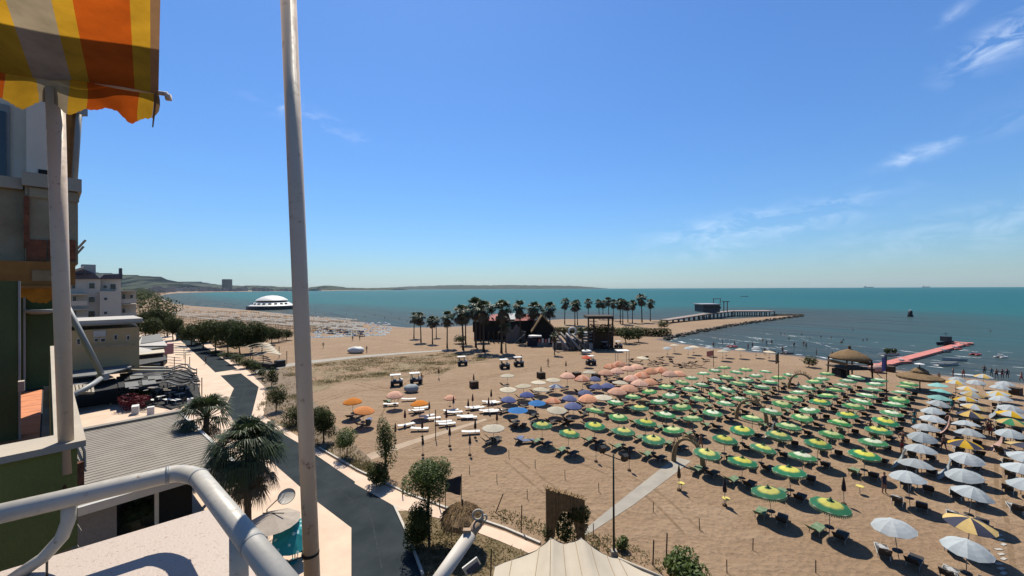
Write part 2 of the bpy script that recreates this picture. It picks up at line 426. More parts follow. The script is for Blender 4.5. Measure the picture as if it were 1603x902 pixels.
# --- hills
mh = M('hill_scrub', (.05, .06, .035), .95, .3, .006, col2=(.085, .085, .055), spec=0.0)
def ridge(name, label, prof, Y, depth, base_drop=0):
    xs = []
    for i in range(len(prof) - 1):
        (a, ya), (c, yc) = prof[i], prof[i + 1]
        k = max(1, int(abs(c - a) / 3))
        for j in range(k): xs.append((a + (c - a) * j / k, ya + (yc - ya) * j / k + random.uniform(-.35, .35)))
    xs.append(prof[-1])
    vs = []; n = len(xs); K = 6
    for r in range(K):
        f = r / (K - 1)
        for (x, y) in xs:
            hor = 451.85 + (CX - x) * .00436
            h = max(0, (hor - y)) * (Y + depth * .5) / F
            prof_h = math.sin(math.pi * min(.98, f * .98)) ** .8 if r not in (0, K - 1) else 0
            yy = Y + depth * f + random.uniform(-.03, .03) * depth
            vs.append(((x - CX) / F * (Y + depth * .5) * (1 + .02 * random.uniform(-1, 1) * (r != 2)), yy, (CAMZ + h) * prof_h * random.uniform(.93, 1.0) - (1 if r in (0, K - 1) else 0)))
    fs = [(r * n + i, r * n + i + 1, (r + 1) * n + i + 1, (r + 1) * n + i) for r in range(K - 1) for i in range(n - 1)]
    o = MB().add(vs, fs).build(name, mh, smooth=True)
    return tag(o, label, kind='structure')
ridge('hills', 'dark wooded headland hills behind the far bay', [(120, 424), (160, 427), (192, 429), (207, 430), (222, 431), (232, 434), (238, 440), (250, 441), (262, 443), (275, 450), (290, 453.5)], 4600, 1500)
ridge('hills', 'long low hill chain behind the far town', [(225, 441), (245, 441), (262, 440.5), (280, 442), (296, 440), (312, 442.5), (330, 445), (352, 445.5), (378, 448), (398, 446.5), (425, 448.5),
      (455, 449.5), (490, 450.5), (503, 449.5), (512, 447), (520, 447), (530, 450), (548, 450.3), (565, 451), (600, 451.8), (625, 452.3)], 7600, 1600)
ridge('hills', 'faint distant cape along the horizon', [(560, 452), (600, 450.5), (640, 448.5), (680, 447), (705, 446), (730, 446), (760, 446.5), (800, 445.8), (850, 446.8), (890, 447.2), (920, 449), (938, 450.5), (946, 451.3)], 13000, 1500)
# --- haze
mz = bpy.data.materials.new('haze_air'); mz.use_nodes = True
N, L = mz.node_tree.nodes, mz.node_tree.links
N.remove(N['Principled BSDF'])
pv = N.new('ShaderNodeVolumePrincipled'); pv.inputs['Color'].default_value = (.60, .80, .96, 1); pv.inputs['Density'].default_value = HAZE; pv.inputs['Anisotropy'].default_value = .25
L.new(pv.outputs[0], N['Material Output'].inputs['Volume'])
if HAZE:
    hb = MB().box((-500, 7600, 151), (34000, 17000, 306)).build('haze', mz)
    tag(hb, 'thin pale sea haze filling the air', kind='stuff')
# ================================================================ promenade
mroad = M('road_asphalt', (.030, .038, .043), .9, .2, .35, bump=.3, bscale=30, col2=(.050, .060, .066), spec=0.0)
mpave = M('pavement_beige', (.66, .49, .36), .8, .1, .5, bump=.15, bscale=20)
mjoint = M('joint_line', (.16, .16, .15), .8, .1)
mkerb = M('kerb_stone', (.55, .50, .43), .8, .08, 2)
mline = M('road_paint', (.052, .06, .065), .9, .3, 3, spec=0.0)
mconc = M('path_concrete', (.33, .30, .25), .85, .12, .8, bump=.2, bscale=12)
def sheet(name, pxs, mat, z, label, th=.5, kind='structure'):
    o = MB().prism([gp(x, y, z) for x, y in pxs], z - th, z).build(name, mat)
    return tag(o, label, kind=kind)
ROAD_R = [(661, 903), (640, 845), (616, 792), (560, 757), (497, 714), (468, 694), (394, 650), (405, 606), (377, 584.5)]
ROAD_L = [(345, 588), (366, 608), (352, 640), (388, 690), (440, 736), (496, 785), (550, 826), (550, 903)]
near_r = [gp(x, y, .03) for x, y in ROAD_R]; near_l = [gp(x, y, .03) for x, y in ROAD_L]
n0 = near_r[0]; n1_ = near_l[-1]
road_poly = [(n0[0] + 2.6, n0[1] - 9), ] + near_r + near_l + [(n1_[0] + 2.2, n1_[1] - 9)]
rd = MB().prism(road_poly, -.4, .03).build('promenade_road', mroad); tag(rd, 'dark grey promenade lane bending past the beach', kind='structure')
far_road = [(337, 583), (372, 578), (336, 553), (318, 541), (303, 531.5), (283, 526.5), (276, 527.5), (283, 533.5), (305, 553)]
rd2 = MB().prism([gp(x, y, .03) for x, y in far_road], -.4, .03).build('promenade_road', mroad); tag(rd2, 'far stretch of the grey promenade lane beside the pines', kind='structure')
# paved plaza (left) surrounding the lane, laid 5 mm under it; raised kerb edges are separate strips
def un_in(l): return [(UN(u, n).x, UN(u, n).y) for u, n in l]
pl = [gp(x, y) for x, y in [(640, 903), (615, 800), (700, 800), (560, 741), (497, 704), (478, 690), (412, 652), (420, 612), (400, 592), (385, 578), (345, 548), (318, 532), (300, 524), (280, 522)]]
plaza = MB().prism([(n0[0] + 2.5, n0[1] - 10)] + pl + un_in([(205, 14), (120, -6), (20, -6), (4, 8)]), -.5, .022).build('pavement', mpave)
tag(plaza, 'beige paved promenade and terrace beside the lane', kind='structure')
strip = sheet('pavement', [(560, 741), (640, 780), (700, 803), (790, 832), (850, 858), (842, 872), (780, 846), (690, 812), (626, 797), (555, 757)], mpave, .034, 'beige strip of pavement running along the sand')
# kerbs: stones along the strip's edges
def kerb(pts, name, label, w=.16, h=.13, step=1.0):
    t_ = tag(bpy.data.objects.new(name, None), label, kind='structure'); COL.objects.link(t_)
    me = None
    for (a, bq) in zip(pts[:-1], pts[1:]):
        a, bq = Vector(a), Vector(bq); n = max(1, round((bq - a).length / step)); d = (bq - a) / n
        for i in range(n):
            mb = MB().box((0, 0, 0), (d.length - .015, w, h))
            o = link('kerb_stone', mb.mesh('kerb_stone', mkerb), t_)
            o.location = a + d * (i + .5) + Vector((0, 0, h / 2 + .005)); o.rotation_euler = (0, 0, math.atan2(d.y, d.x))
kerb([G(662, 902), G(641, 845), G(617, 793)], 'kerb', 'white kerb between the lane and the dark lawn')
kerb([G(846, 852), G(790, 828), G(700, 797), G(640, 775), G(560, 737), G(500, 702)], 'kerb', 'pale kerb along the sand side of the pavement')
# painted lines on the lane
def line(pts, w, label):
    mb = MB()
    for a, bq in zip(pts[:-1], pts[1:]):
        mb.bar(a, bq, w, .004)
    o = mb.build('road_marking', mline); tag(o, label, kind='structure')
line([G(576, 800, .036), G(583, 818, .036), G(598, 890, .036)], .05, 'pale line down the near lane')
line([G(398, 700, .036), G(372, 640, .036), G(385, 610, .036)], .05, 'pale line down the far bend of the lane')
line([G(455, 716, .036), G(520, 762, .036), G(576, 800, .036)], .05, 'pale line down the middle of the lane')
line([G(500, 742, .036), G(468, 752, .036)], .04, 'thin seam across the lane beside the palm')
# beach paths
sheet('beach_path', [(905, 837), (960, 792), (1058, 715), (1082, 722), (992, 790), (918, 838)], mconc, .02, 'concrete path across the sand to the reed arch', .3)
sheet('beach_path', [(395, 580), (440, 571), (480, 565), (560, 557), (640, 551), (700, 547.6), (700, 549.4), (640, 553.6), (560, 560.4), (480, 569.5), (440, 576), (402, 585)], mconc, .05, 'low concrete path behind the dune grass', .3)
sheet('beach_path', [(540, 722), (640, 690), (760, 655), (762, 658), (650, 694), (560, 728)], M('path_sand', (.40, .30, .21), .9, .1, .8), .012, 'faint board path among the white loungers', .2)
# lawns
mlawn = M('dry_lawn', (.11, .09, .045), .95, .3, 1.2, bump=.6, bscale=18, col2=(.24, .175, .105), spec=.05)
sheet('lawn', [(664, 903), (641, 846), (620, 797), (690, 813), (780, 847), (845, 873), (880, 890), (870, 930), (690, 940)], mlawn, .014, 'dry dark lawn strip beside the lane', .3)
mdune = M('dune_ground', (.22, .165, .085), .95, .25, .5, bump=.6, bscale=9, col2=(.33, .25, .145))
N, L, b = nodes(mdune)
al = nnode(N, L, 'ShaderNodeTexNoise', N['Texture Coordinate'].outputs['Object'], Scale=.16, Detail=9, Roughness=.7)
L.new(mrange(N, L, al.outputs[0], .46, .58, 0, .85), b.inputs['Alpha'])
sheet('dune_ground', [(440, 577), (480, 571), (560, 561.5), (640, 555.5), (700, 552), (760, 556), (790, 563), (720, 572), (690, 588), (620, 593), (560, 598), (500, 612), (452, 625)], mdune, .012, 'olive scrubby dune ground behind the open sand', .1)
sheet('lawn', [(430, 652), (398, 640), (412, 606), (386, 574), (440, 573), (470, 592), (500, 640), (560, 700), (610, 745), (560, 735), (500, 698)], M('scrub_ground', (.15, .105, .068), .95, .25, .9, bump=.6, bscale=9, col2=(.24, .175, .115)), .014, 'brown scrubby ground between pavement and sand', .3)

# wheel tracks across the open sand
mtrk = M('track_sand', (.27, .185, .115), .95, .2, 2, spec=0.0)
N, L, b = nodes(mtrk)
al = nnode(N, L, 'ShaderNodeTexNoise', N['Texture Coordinate'].outputs['Object'], Scale=.5, Detail=6, Roughness=.7)
L.new(mrange(N, L, al.outputs[0], .42, .62, 0, .8), b.inputs['Alpha'])
mb = MB()
for pts in ([(560, 600), (620, 612), (690, 604), (780, 588), (880, 572), (960, 560)], [(470, 640), (560, 612), (660, 600), (760, 590), (840, 575)], [(690, 560), (760, 566), (850, 558), (960, 548), (1040, 552)], [(640, 700), (720, 672), (800, 655)], [(700, 552), (620, 535), (560, 528)],
            [(770, 545), (720, 556), (640, 600), (600, 660)], [(1560, 640), (1556, 700), (1552, 780), (1560, 900)], [(1548, 640), (1543, 700), (1540, 790)], [(860, 700), (1000, 760), (1100, 850)], [(800, 720), (900, 800), (960, 860)]):
    P = [G(x, y, .006) for x, y in pts]; Q = []
    for i in range(len(P) - 1):
        p0, p1, p2_, p3_ = P[max(i - 1, 0)], P[i], P[i + 1], P[min(i + 2, len(P) - 1)]
        for k in range(10):
            t = k / 10; Q.append(.5 * ((2 * p1) + (-p0 + p2_) * t + (2 * p0 - 5 * p1 + 4 * p2_ - p3_) * t * t + (-p0 + 3 * p1 - 3 * p2_ + p3_) * t ** 3))
    for side in (-.65, .65):
        vs = []
        for i in range(len(Q) - 1):
            d = (Q[i + 1] - Q[i]).normalized(); nn_ = Vector((-d.y, d.x, 0))
            vs += [Q[i] + nn_ * (side - .13), Q[i] + nn_ * (side + .13)]
        mb.add(vs, [(2 * i, 2 * i + 2, 2 * i + 3, 2 * i + 1) for i in range(len(Q) - 2)])
tag(mb.build('wheel_tracks', mtrk), 'worn wheel tracks across the open sand', kind='stuff')
# ================================================================ the balcony the picture is taken from, and its neighbours
mmetal = M('rail_paint', (.52, .49, .43), .35, .06, 9, spec=.5)
mpole = M('pole_paint', (.74, .58, .44), .5, .06, 4)
mrust = M('rust', (.13, .045, .02), .9, .4, 25, bump=.5)
mmarble = M('speckled_marble', (.40, .31, .255), .55, .1, 70, bump=.15, bscale=160, col2=(.50, .41, .345), thr=(.30, .40))
N, L, b = nodes(mmarble)
spk = nnode(N, L, 'ShaderNodeTexNoise', N['Texture Coordinate'].outputs['Object'], Scale=110, Detail=3)
src = b.inputs['Base Color'].links[0].from_socket
L.new(mixc(N, L, mrange(N, L, spk.outputs[0], .64, .70), src, (.20, .13, .10)), b.inputs['Base Color'])
mwpole = M('white_pole', (.62, .57, .50), .6, .05)
mwall2 = M('upper_white', (.95, .84, .70), .85, .06, 2)
mgreen = M('olive_render', (.22, .23, .06), .9, .2, 2, bump=.25, bscale=60)
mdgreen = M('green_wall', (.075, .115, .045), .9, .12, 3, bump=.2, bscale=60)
mwhite = M('white_render', (.46, .40, .32), .85, .1, 2, bump=.15, bscale=50)
mgrime = M('stained_render', (.30, .22, .13), .9, .3, 1.7, bump=.3, bscale=40, col2=(.46, .37, .25))
mtan = M('tan_wood', (.30, .115, .018), .7, .25, 5, col2=(.42, .18, .035))
mbrick = M('terracotta_patch', (.25, .085, .04), .9, .35, 9, bump=.5)
mtile = M('terracotta_tile', (.62, .22, .09), .6, .15, 6)
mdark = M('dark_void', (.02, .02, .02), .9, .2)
mgrey = M('grey_paint', (.32, .33, .33), .5, .08)
mreedy = M('weathered_tan', (.36, .25, .16), .8, .3, 30)
ZR = CAMZ - .55
for m_, sc_ in ((mmetal, 38), (mpole, 26)):
    N, L, b = nodes(m_)
    w_ = nnode(N, L, 'ShaderNodeTexNoise', N['Texture Coordinate'].outputs['Object'], Scale=sc_, Detail=7, Roughness=.7)
    L.new(mixc(N, L, mrange(N, L, w_.outputs[0], .61, .70, 0, .75), b.inputs['Base Color'].links[0].from_socket, (.13, .075, .04)), b.inputs['Base Color'])
    L.new(mrange(N, L, w_.outputs[0], .4, .7, .3, .75), b.inputs['Roughness'])
rail = thing('balcony_railing', 'silver tubular handrail with a bent corner on the near balcony', 'railing', G(300, 735, CAMZ - .8))
def kid(mb, name, mat, par, smooth=False):
    o = mb.build(name, mat, par, smooth)
    o.matrix_parent_inverse = par.matrix_basis.inverted()
    return o
def arc(pts, n=6):
    """quadratic bezier through corner"""
    a, c, bq = [Vector(p) for p in pts]
    return [a * (1 - t) ** 2 + c * 2 * t * (1 - t) + bq * t * t for t in [i / n for i in range(n + 1)]]
pa, pb = G(-120, 832, ZR), G(262, 744, ZR)
pc, pd, pe = G(288, 738, ZR), G(312, 748, ZR), G(470, 946, ZR)
kid(MB().tube([pa, pb] + arc([pb + (pc - pb) * .15, pc, pd])[0:] + [pe], .0238, 20), 'handrail', mmetal, rail, True)
for p, d in ((pb, pb - pa), (pd, pe - pd), (pd + (pe - pd) * .66, pe - pd)):
    d = d.normalized(); kid(MB().tube([p - d * .004, p + d * .004], .0252, 20), 'collar', mgrey, rail, True)
q = pd + (pe - pd) * .52
kid(MB().tube([q - Vector((0, 0, .02)), Vector((q.x, q.y, CAMZ - .735))], .019, 16), 'post', mmetal, rail, True)
q1 = G(108, 780, ZR - .005)
kid(MB().tube([q1, q1 + Vector((-.002, 0, -.06)), q1 + Vector((-.012, -.006, -.10)), q1 + Vector((-.045, -.02, -.145)), q1 + Vector((-.10, -.045, -.185))], .0145, 16), 'post', mmetal, rail, True)
# parapet
ZL = CAMZ - .735
d2 = (pe - pd); d2.z = 0; d2.normalize()
e1 = G(0, 895, ZL); e2 = G(324, 798, ZL); d1 = (e2 - e1).normalized()
Cc = e2 + d1 * .05
inn = Vector((-d2.y, d2.x, 0));  inn = inn if inn.dot(-d1) > 0 else -inn
par = thing('balcony_parapet', 'pink speckled marble ledge on top of the near balcony wall', 'parapet', Vector((Cc.x, Cc.y, CAMZ - 1.7)))
def sq(a, du, lu, dv, lv, z0, z1, gap=0.0):
    a = Vector(a); P = [a, a + du * lu, a + du * lu + dv * lv, a + dv * lv]
    return MB().prism([(p.x, p.y) for p in P], z0, z1)
for i in range(3):     # slabs of the side and front copings
    kid(sq(Cc - d1 * (.72 * i + .40), -d1, .715, d2, .40, ZL - .03, ZL), 'coping_slab', mmarble, par)
for i in range(4):
    kid(sq(Cc + d2 * (.75 * i), d2, .746, -d1, .395, ZL - .03, ZL), 'coping_slab', mmarble, par)
kid(sq(Cc - d1 * .03 + d2 * .03, d2, 3.0, -d1, .30, CAMZ - 1.9, ZL - .031), 'wall', mwhite, par)
kid(sq(Cc - d1 * .335 + d2 * .03, -d1, 2.0, d2, .30, CAMZ - 1.9, ZL - .031), 'wall', mwhite, par)
kid(sq(Cc - d1 * .335 + d2 * .335, d2, 2.6, -d1, 2.2, CAMZ - 1.9, CAMZ - 1.7), 'floor_slab', mtile, par)
# awning poles
t_ = thing('awning_pole', 'tall leaning off-white pole rising past the balcony rail', 'pole', PY(492, 985, 1.3))
kid(MB().tube([PY(492, 985, 1.3), PY(449, -60, 1.3)], .0242, 18), 'shaft', mpole, t_, True)
p = PY(486, 866, 1.3); kid(MB().tube([p + Vector((0, 0, -.004)), p + Vector((0, 0, .004))], .0272, 18), 'wire_tie', mdark, t_, True)
kid(MB().tube([p + Vector((-.02, -.02, 0)), p + Vector((-.10, -.03, -.022)), p + Vector((-.2, .0, -.012))], .002, 5), 'wire', mdark, t_)
pq = PY(492, 985, 1.3); kid(MB().box(pq + Vector((-.05, -.06, .02)), (.16, .12, .05)), 'bracket', mrust, t_)
# short pole with a ring bracket
t_ = thing('flag_pole', 'short white pole stub with a rusty ring bracket at its tip', 'pole', PY(640, 975, .95))
a_, b_ = PY(640, 975, .95), PY(737, 836, 1.12)
kid(MB().tube([a_, b_], .0185, 16), 'shaft', mwpole, t_, True)
dd = (b_ - a_).normalized()
kid(MB().tube([b_ - dd * .004, b_ + dd * .04], .014, 10), 'socket', mreedy, t_, True)
def ring(c, r, w, ax, ay): return MB().tube([c + ax * (r * math.cos(2 * math.pi * i / 14)) + ay * (r * math.sin(2 * math.pi * i / 14)) for i in range(15)], w, 6, False)
kid(ring(PY(748, 806, 1.14), .0145, .0032, Vector((1, .2, 0)).normalized(), Vector((0, 0, 1))), 'ring', mwhite, t_, True)
kid(ring(PY(758, 811, 1.14), .008, .003, Vector((1, .6, 0)).normalized(), Vector((0, 0, 1))), 'ring', mwhite, t_, True)
kid(MB().box(PY(731, 831, 1.11), (.022, .014, .009)), 'clamp', mreedy, t_)
# ---- striped awning
aw = thing('striped_awning', 'orange and yellow striped awning with a scalloped edge overhead', 'awning', PY(245, 150, 2.2))
E0 = PY(248, 148, 2.2); bd = Vector((-.934, -.357, .012)).normalized(); up = Vector((.555, -.60, .24)).normalized()
cloths = dict(y=M('cloth_yellow', (.50, .27, .02), .9, .2, 7, trans=.5), o=M('cloth_orange', (.46, .085, .008), .9, .2, 7, trans=.5),
              c=M('cloth_cream', (.36, .29, .19), .9, .2, 7, trans=.4), t=M('cloth_trim', (.35, .20, .10), .9, .1, 12, trans=.3))
seq = [('t', .035), ('y', .07), ('o', .19), ('y', .07), ('c', .15), ('y', .12), ('o', .20), ('y', .10), ('c', .15), ('y', .08), ('o', .2)]
s0 = 0; rngA = random.Random(3)
def scal(s):   # depth of the valance at s
    base = .14 + .035 * math.sin(s * 3.1 + .6)
    return base * (.62 + .38 * abs(math.sin(math.pi * s / .235))) + .012 * math.sin(s * 57)
sag = lambda s, v: Vector((0, 0, -.05 * math.sin(math.pi * min(1, v)) + .012 * math.sin(s * 9 + v * 5)))
for k, w in seq:
    mb = MB(); nv = 8; nu = max(2, int(w / .02))
    vs = [E0 + bd * (s0 + w * i / nu) + up * (1.5 * j / nv) + sag(s0 + w * i / nu, j / nv) for j in range(nv + 1) for i in range(nu + 1)]
    fs = [(j * (nu + 1) + i, j * (nu + 1) + i + 1, (j + 1) * (nu + 1) + i + 1, (j + 1) * (nu + 1) + i) for j in range(nv) for i in range(nu)]
    mb.add(vs, fs); kid(mb, 'cloth_stripe', cloths[k], aw, True)
    mb = MB(); nu = max(3, int(w / .008)); off = Vector((0, .002, .004))
    vs = []
    for i in range(nu + 1):
        s = s0 + w * i / nu
        dpt = scal(s) + rngA.uniform(-.004, .004)
        for j in range(4): vs.append(E0 + bd * s + off + Vector((.008 * math.sin(s * 22 + j), .02 * math.sin(s * 14), -dpt * j / 3)))
    fs = [(i * 4 + j, i * 4 + j + 1, (i + 1) * 4 + j + 1, (i + 1) * 4 + j) for i in range(nu) for j in range(3)]
    mb.add(vs, fs); kid(mb, 'valance', cloths[k], aw, True)
    s0 += w
kid(MB().tube([E0 - bd * .03 + Vector((-.012, .03, .022)), E0 + bd * s0 + Vector((-.012, .03, .022))], .012, 12), 'front_bar', mpole, aw, True)
kid(MB().tube([E0 - bd * .05 + Vector((-.01, .02, .0)), E0 - bd * .028 + Vector((-.01, .02, .0))], .019, 12), 'end_cap', mpole, aw, True)
kid(MB().tube([E0 + bd * .012 + Vector((0, .0, .0)), E0 + bd * .02 + Vector((0, .0, -.12)), E0 + bd * .03 + Vector((.005, 0, -.19))], .0055, 6, True, .003), 'frayed_tassel', cloths['t'], aw)
pb0 = G(105, 741, CAMZ - .97); pt0 = PY(86, 140, pb0.y)
t_ = thing('awning_pole', 'pinkish white pole standing on the olive neighbouring parapet', 'pole', pb0)
kid(MB().tube([pb0, pt0], .0285, 18, True, .036), 'shaft', mpole, t_, True)
kid(MB().box(pb0 + Vector((-.01, .03, -.05)), (.06, .07, .17)), 'bracket', mrust, t_)
kid(MB().tube([pb0 + Vector((.0, -.01, -.03)), pb0 + Vector((.02, -.03, -.1))], .008, 6), 'bolt', mrust, t_)
# ---- neighbouring apartment block
ap = thing('apartment_block', 'neighbouring green and white apartment block with stained balconies', 'building', UN(9, -1, 0))
def ubox(x0, y0, x1, y1, u0, th, name, mat, par=ap, nmin=None):
    A, B = PU(x0, y1, u0), PU(x1, y0, u0)
    n0_, n1_ = A.dot(ND), B.dot(ND)
    if nmin is not None: n0_ = nmin
    c = UD * (u0 + th / 2) + ND * ((n0_ + n1_) / 2); zc_ = (A.z + B.z) / 2
    return kid(MB().box((c.x, c.y, zc_), (th, abs(n1_ - n0_), abs(B.z - A.z)), UD, ND), name, mat, par)
# upper balcony and wall
ubox(39, 288, 122, 411, 9.0, 1.4, 'balcony_wall', mgrime)
ubox(34, 281, 128, 289, 8.94, 1.5, 'coping', mwhite)
ubox(37, 307, 46, 388, 8.975, .03, 'cracked_render', mbrick)
ubox(46, 303, 124, 308, 8.97, .03, 'moulding', mgrime)
ubox(-60, 284, 38.2, 411, 9.12, 1.4, 'balcony_wall', mgrime)
ubox(-60, 279, 36, 285, 9.05, 1.5, 'coping', mwhite)
for (x0, x1) in ((41, 73), (76, 94), (97, 118)):
    ubox(x0, 376, x1, 408, 8.972, .03, 'bare_brick', mbrick)
ubox(-60, 411.5, 118, 446, 8.9, .5, 'timber_beam', mtan)
ubox(-60, 447, 112, 452, 8.86, .5, 'timber_beam', mtan)
ubox(50, 424, 86, 440, 8.885, .02, 'faded_panel', M('faded_timber', (.33, .22, .12), .9, .2, 6))
ubox(-80, 140, 41, 281, 9.9, .5, 'wall', mwall2)
ubox(41.3, 120, 108, 283, 9.6, .5, 'wall', mwall2)
ubox(-20, 165, 15, 290, 9.86, .06, 'window_frame', mgrey)
ubox(-20, 175, 9, 290, 9.84, .03, 'window_pane', M('dark_glass', (.03, .035, .04), .1, .1, spec=.6))
ubox(60, 267, 76, 274, 9.58, .03, 'vent', mdark)
kid(MB().bar(PU(122, 130, 9.3), PU(104, 286, 9.3), .14, .10), 'timber_post', mtan, ap)
kid(MB().tube([PU(125, 165, 9.2), PU(116, 290, 9.2)], .035, 10), 'drain_pipe', mgrey, ap, True)
kid(MB().box(PU(125, 172, 9.2), (.12, .12, .16)), 'pipe_collar', mgrey, ap)
for (a1, b1) in (((119, 392), (134, 376)), ((120, 398), (131, 386))):
    kid(MB().bar(PU(a1[0], a1[1], 9.5), PU(b1[0], b1[1], 9.5), .03), 'bracket_arm', mwhite, ap)
# orange valance under the beam
mb = MB(); fs = []; vs = []
x = -40; i = 0
while x <= 92:
    a1 = PU(x, 452, 8.88); d_ = 470 + 5 * math.sin(i * .55) + (4 if i % 7 < 3 else 0)
    vs += [a1, PU(x, d_, 8.88)]; x += 4; i += 1
fs = [(2 * k, 2 * k + 1, 2 * k + 3, 2 * k + 2) for k in range(len(vs) // 2 - 1)]
kid(mb.add(vs, fs), 'cloth_valance', M('orange_cloth', (.55, .22, .02), .9, .2, 8, trans=.4), ap)
# recessed green balcony
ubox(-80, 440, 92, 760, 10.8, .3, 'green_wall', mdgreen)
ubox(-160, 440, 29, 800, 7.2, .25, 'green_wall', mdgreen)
ubox(29, 440, 32, 690, 7.18, .04, 'door_frame', mgrey); ubox(37, 440, 40, 690, 10.74, .04, 'door_frame', mgrey)
ubox(28, 597, 38, 614, 7.05, .1, 'wall_box', mwhite)
lc = PU(63, 486, 10.7)
kid(MB().lathe([(0.0, -.07), (.10, -.065), (.17, -.03), (.19, 0), (.17, .02)], 18, lc), 'ceiling_lamp', mgrey, ap, True)
kid(sq(UN(3.3, -3.2), UD, 7.5, ND, 3.3, CAMZ - 1.9, CAMZ - 1.72), 'balcony_floor', mdark, ap)
for r_ in range(14):
    for c_ in range(5):
        o = kid(sq(UN(4.2 + r_ * .45, -2.3 + c_ * .45), UD, .435, ND, .435, CAMZ - 1.72, CAMZ - 1.70), 'floor_tile', mtile, ap)
# near parapet of the olive balcony
nz0 = .10
ZL = CAMZ - .8
kid(sq(UN(3.12, nz0), UD, .18, ND, -3.4, CAMZ - 1.36, ZL - .035), 'parapet_wall', mgreen, ap)
kid(sq(UN(3.305, nz0), UD, 5.4, ND, -.09, CAMZ - 1.36, ZL - .035), 'parapet_wall', mgreen, ap)
kid(sq(UN(3.09, nz0 + .03), UD, .24, ND, -3.4, ZL - .034, ZL), 'coping', mwhite, ap)
kid(sq(UN(3.335, nz0 + .03), UD, 5.4, ND, -.11, ZL - .034, ZL - .002), 'coping', mwhite, ap)
kid(sq(UN(3.14, nz0 - .02), UD, .2, ND, -3.3, CAMZ - 1.55, CAMZ - 1.362), 'slab_edge', mgrime, ap)
kid(sq(UN(3.345, nz0 - .02), UD, 5.3, ND, -.12, CAMZ - 1.55, CAMZ - 1.362), 'slab_edge', mgrime, ap)
# building mass below and behind, and an added shading strip
kid(sq(UN(4.0, -1.2), UD, 16, ND, -9, -.4, CAMZ - 1.95), 'wall', mgreen, ap)
us = [Vector((-1.86, 2.60, 0)) + Vector((-.934, -.357, 0)) * k + Vector((-.357, .934, 0)) * w for k, w in ((0, 0), (1.7, 0), (1.7, .33), (0, .33))]
kid(MB().prism([(p.x, p.y) for p in us], CAMZ + 2.24, CAMZ + 2.36), 'unseen_shade_strip', mwhite, ap)  # unseen strip, shaped to throw shade on the lower awning cloth
kid(sq(UN(8.6, -3.3), UD, 12, ND, -7, CAMZ - 1.5, CAMZ + 9), 'wall', mwhite, ap)
# folding awning arm sticking out below
arm = thing('folding_awning', 'grey folding awning arm hanging over the terrace roofs', 'awning', PU(118, 600, 12))
kid(MB().tube([PU(104, 478, 12), PU(161, 590, 12)], .05, 10), 'upper_arm', mgrey, arm, True)
kid(MB().tube([PU(161, 590, 12), PU(146, 601, 11.6), PU(108, 622, 11)], .045, 10), 'lower_arm', mgrey, arm, True)
kid(MB().box(PU(161, 590, 12), (.16, .12, .14)), 'elbow', mgrey, arm)
for i in range(7):
    kid(MB().bar(PU(108 + i * 6.0, 604, 11.6), PU(110 + i * 6.0, 615, 11.3), .035), 'slat', mwhite, arm)
for yy in (603.5, 615): kid(MB().bar(PU(106, yy + 1, 11.65), PU(147 if yy > 610 else 144, yy, 11.65), .05), 'frame_bar', mwhite, arm)
# drying rack frames fixed to the olive wall
rk = thing('drying_rack', 'thin metal drying rack hanging off the neighbouring wall', 'drying rack', PU(115, 760, 4.6))
for a1, b1 in (((113, 668), (132, 706)), ((116, 692), (133, 732)), ((112, 708), (135, 738)), ((132, 706), (133, 732)), ((113, 668), (112, 760)), ((114, 735), (134, 770))):
    kid(MB().bar(PU(*a1, 4.6), PU(*b1, 4.6), .012), 'rod', mgrey, rk)
rk2 = thing('drying_rack', 'white wire rack below the curved rail post', 'drying rack', PU(112, 858, 4.2))
for a1, b1 in (((108, 805), (125, 832)), ((125, 832), (104, 845)), ((104, 845), (118, 862)), ((108, 805), (102, 862)), ((104, 833), (121, 858))):
    kid(MB().bar(PU(*a1, 4.2), PU(*b1, 4.2), .018), 'rod', mwhite, rk2)
# ================================================================ buildings along the promenade
mhotel = M('hotel_render', (.66, .57, .47), .85, .06, .3)
mhroof = M('slate_roof', (.10, .09, .115), .7, .2, .8)
mglass = M('window_glass', (.022, .025, .03), .15, .2, .5, spec=.6)
myell = M('ochre_render', (.50, .36, .19), .85, .08, .3)
mroofw = M('roof_membrane', (.46, .43, .38), .7, .08, .3)
mcorr = M('corrugated_sheet', (.27, .235, .19), .85, .12, .8, bump=.2, bscale=8)
mfascia = M('fascia', (.52, .50, .46), .7, .08, 1)
mdgrey = M('dark_canopy', (.045, .045, .043), .8, .2, 1)
mgreyc = M('grey_canopy', (.17, .17, .16), .8, .1, .5)
mcream = M('cream_fabric', (.66, .58, .44), .85, .06, 2, trans=.15)
mblack = M('black_metal', (.012, .012, .012), .5, .2, 3)
mwpaint = M('white_paint', (.72, .71, .68), .6, .05, 3)
mpink = M('pink_paint', (.55, .28, .28), .8, .1, 2)
ho = thing('hotel', 'white multi-storey hotel with dark slate roof beyond the terraces', 'building', UN(122, 8))
def hb_(x0, y0, x1, y1, u0, th, nm, mt, par=ho): return ubox(x0, y0, x1, y1, u0, th, nm, mt, par)
zb = 600
hb_(60, 437, 157, zb, 120, 16, 'wall', mhotel)
hb_(156.6, 456, 190, zb, 118.5, 14, 'wall', mhotel)
hb_(157, 437, 189, 456.2, 121.5, 12, 'wall', mhotel)
hb_(189.6, 455, 213, zb, 122.5, 12, 'wall', mhotel)
for y in (454.5, 475.5, 497): hb_(181, y, 214.5, y + 2, 119.2, 4, 'balcony_slab', mhotel)
for y in (468, 489): hb_(189.7, y, 214, y + 7, 119.1, .25, 'balcony_parapet', mhotel)
for y in (454, 477.5, 500.5): hb_(104, y + 6, 137, y + 8, 117.8, 2.2, 'balcony_slab', mhotel)
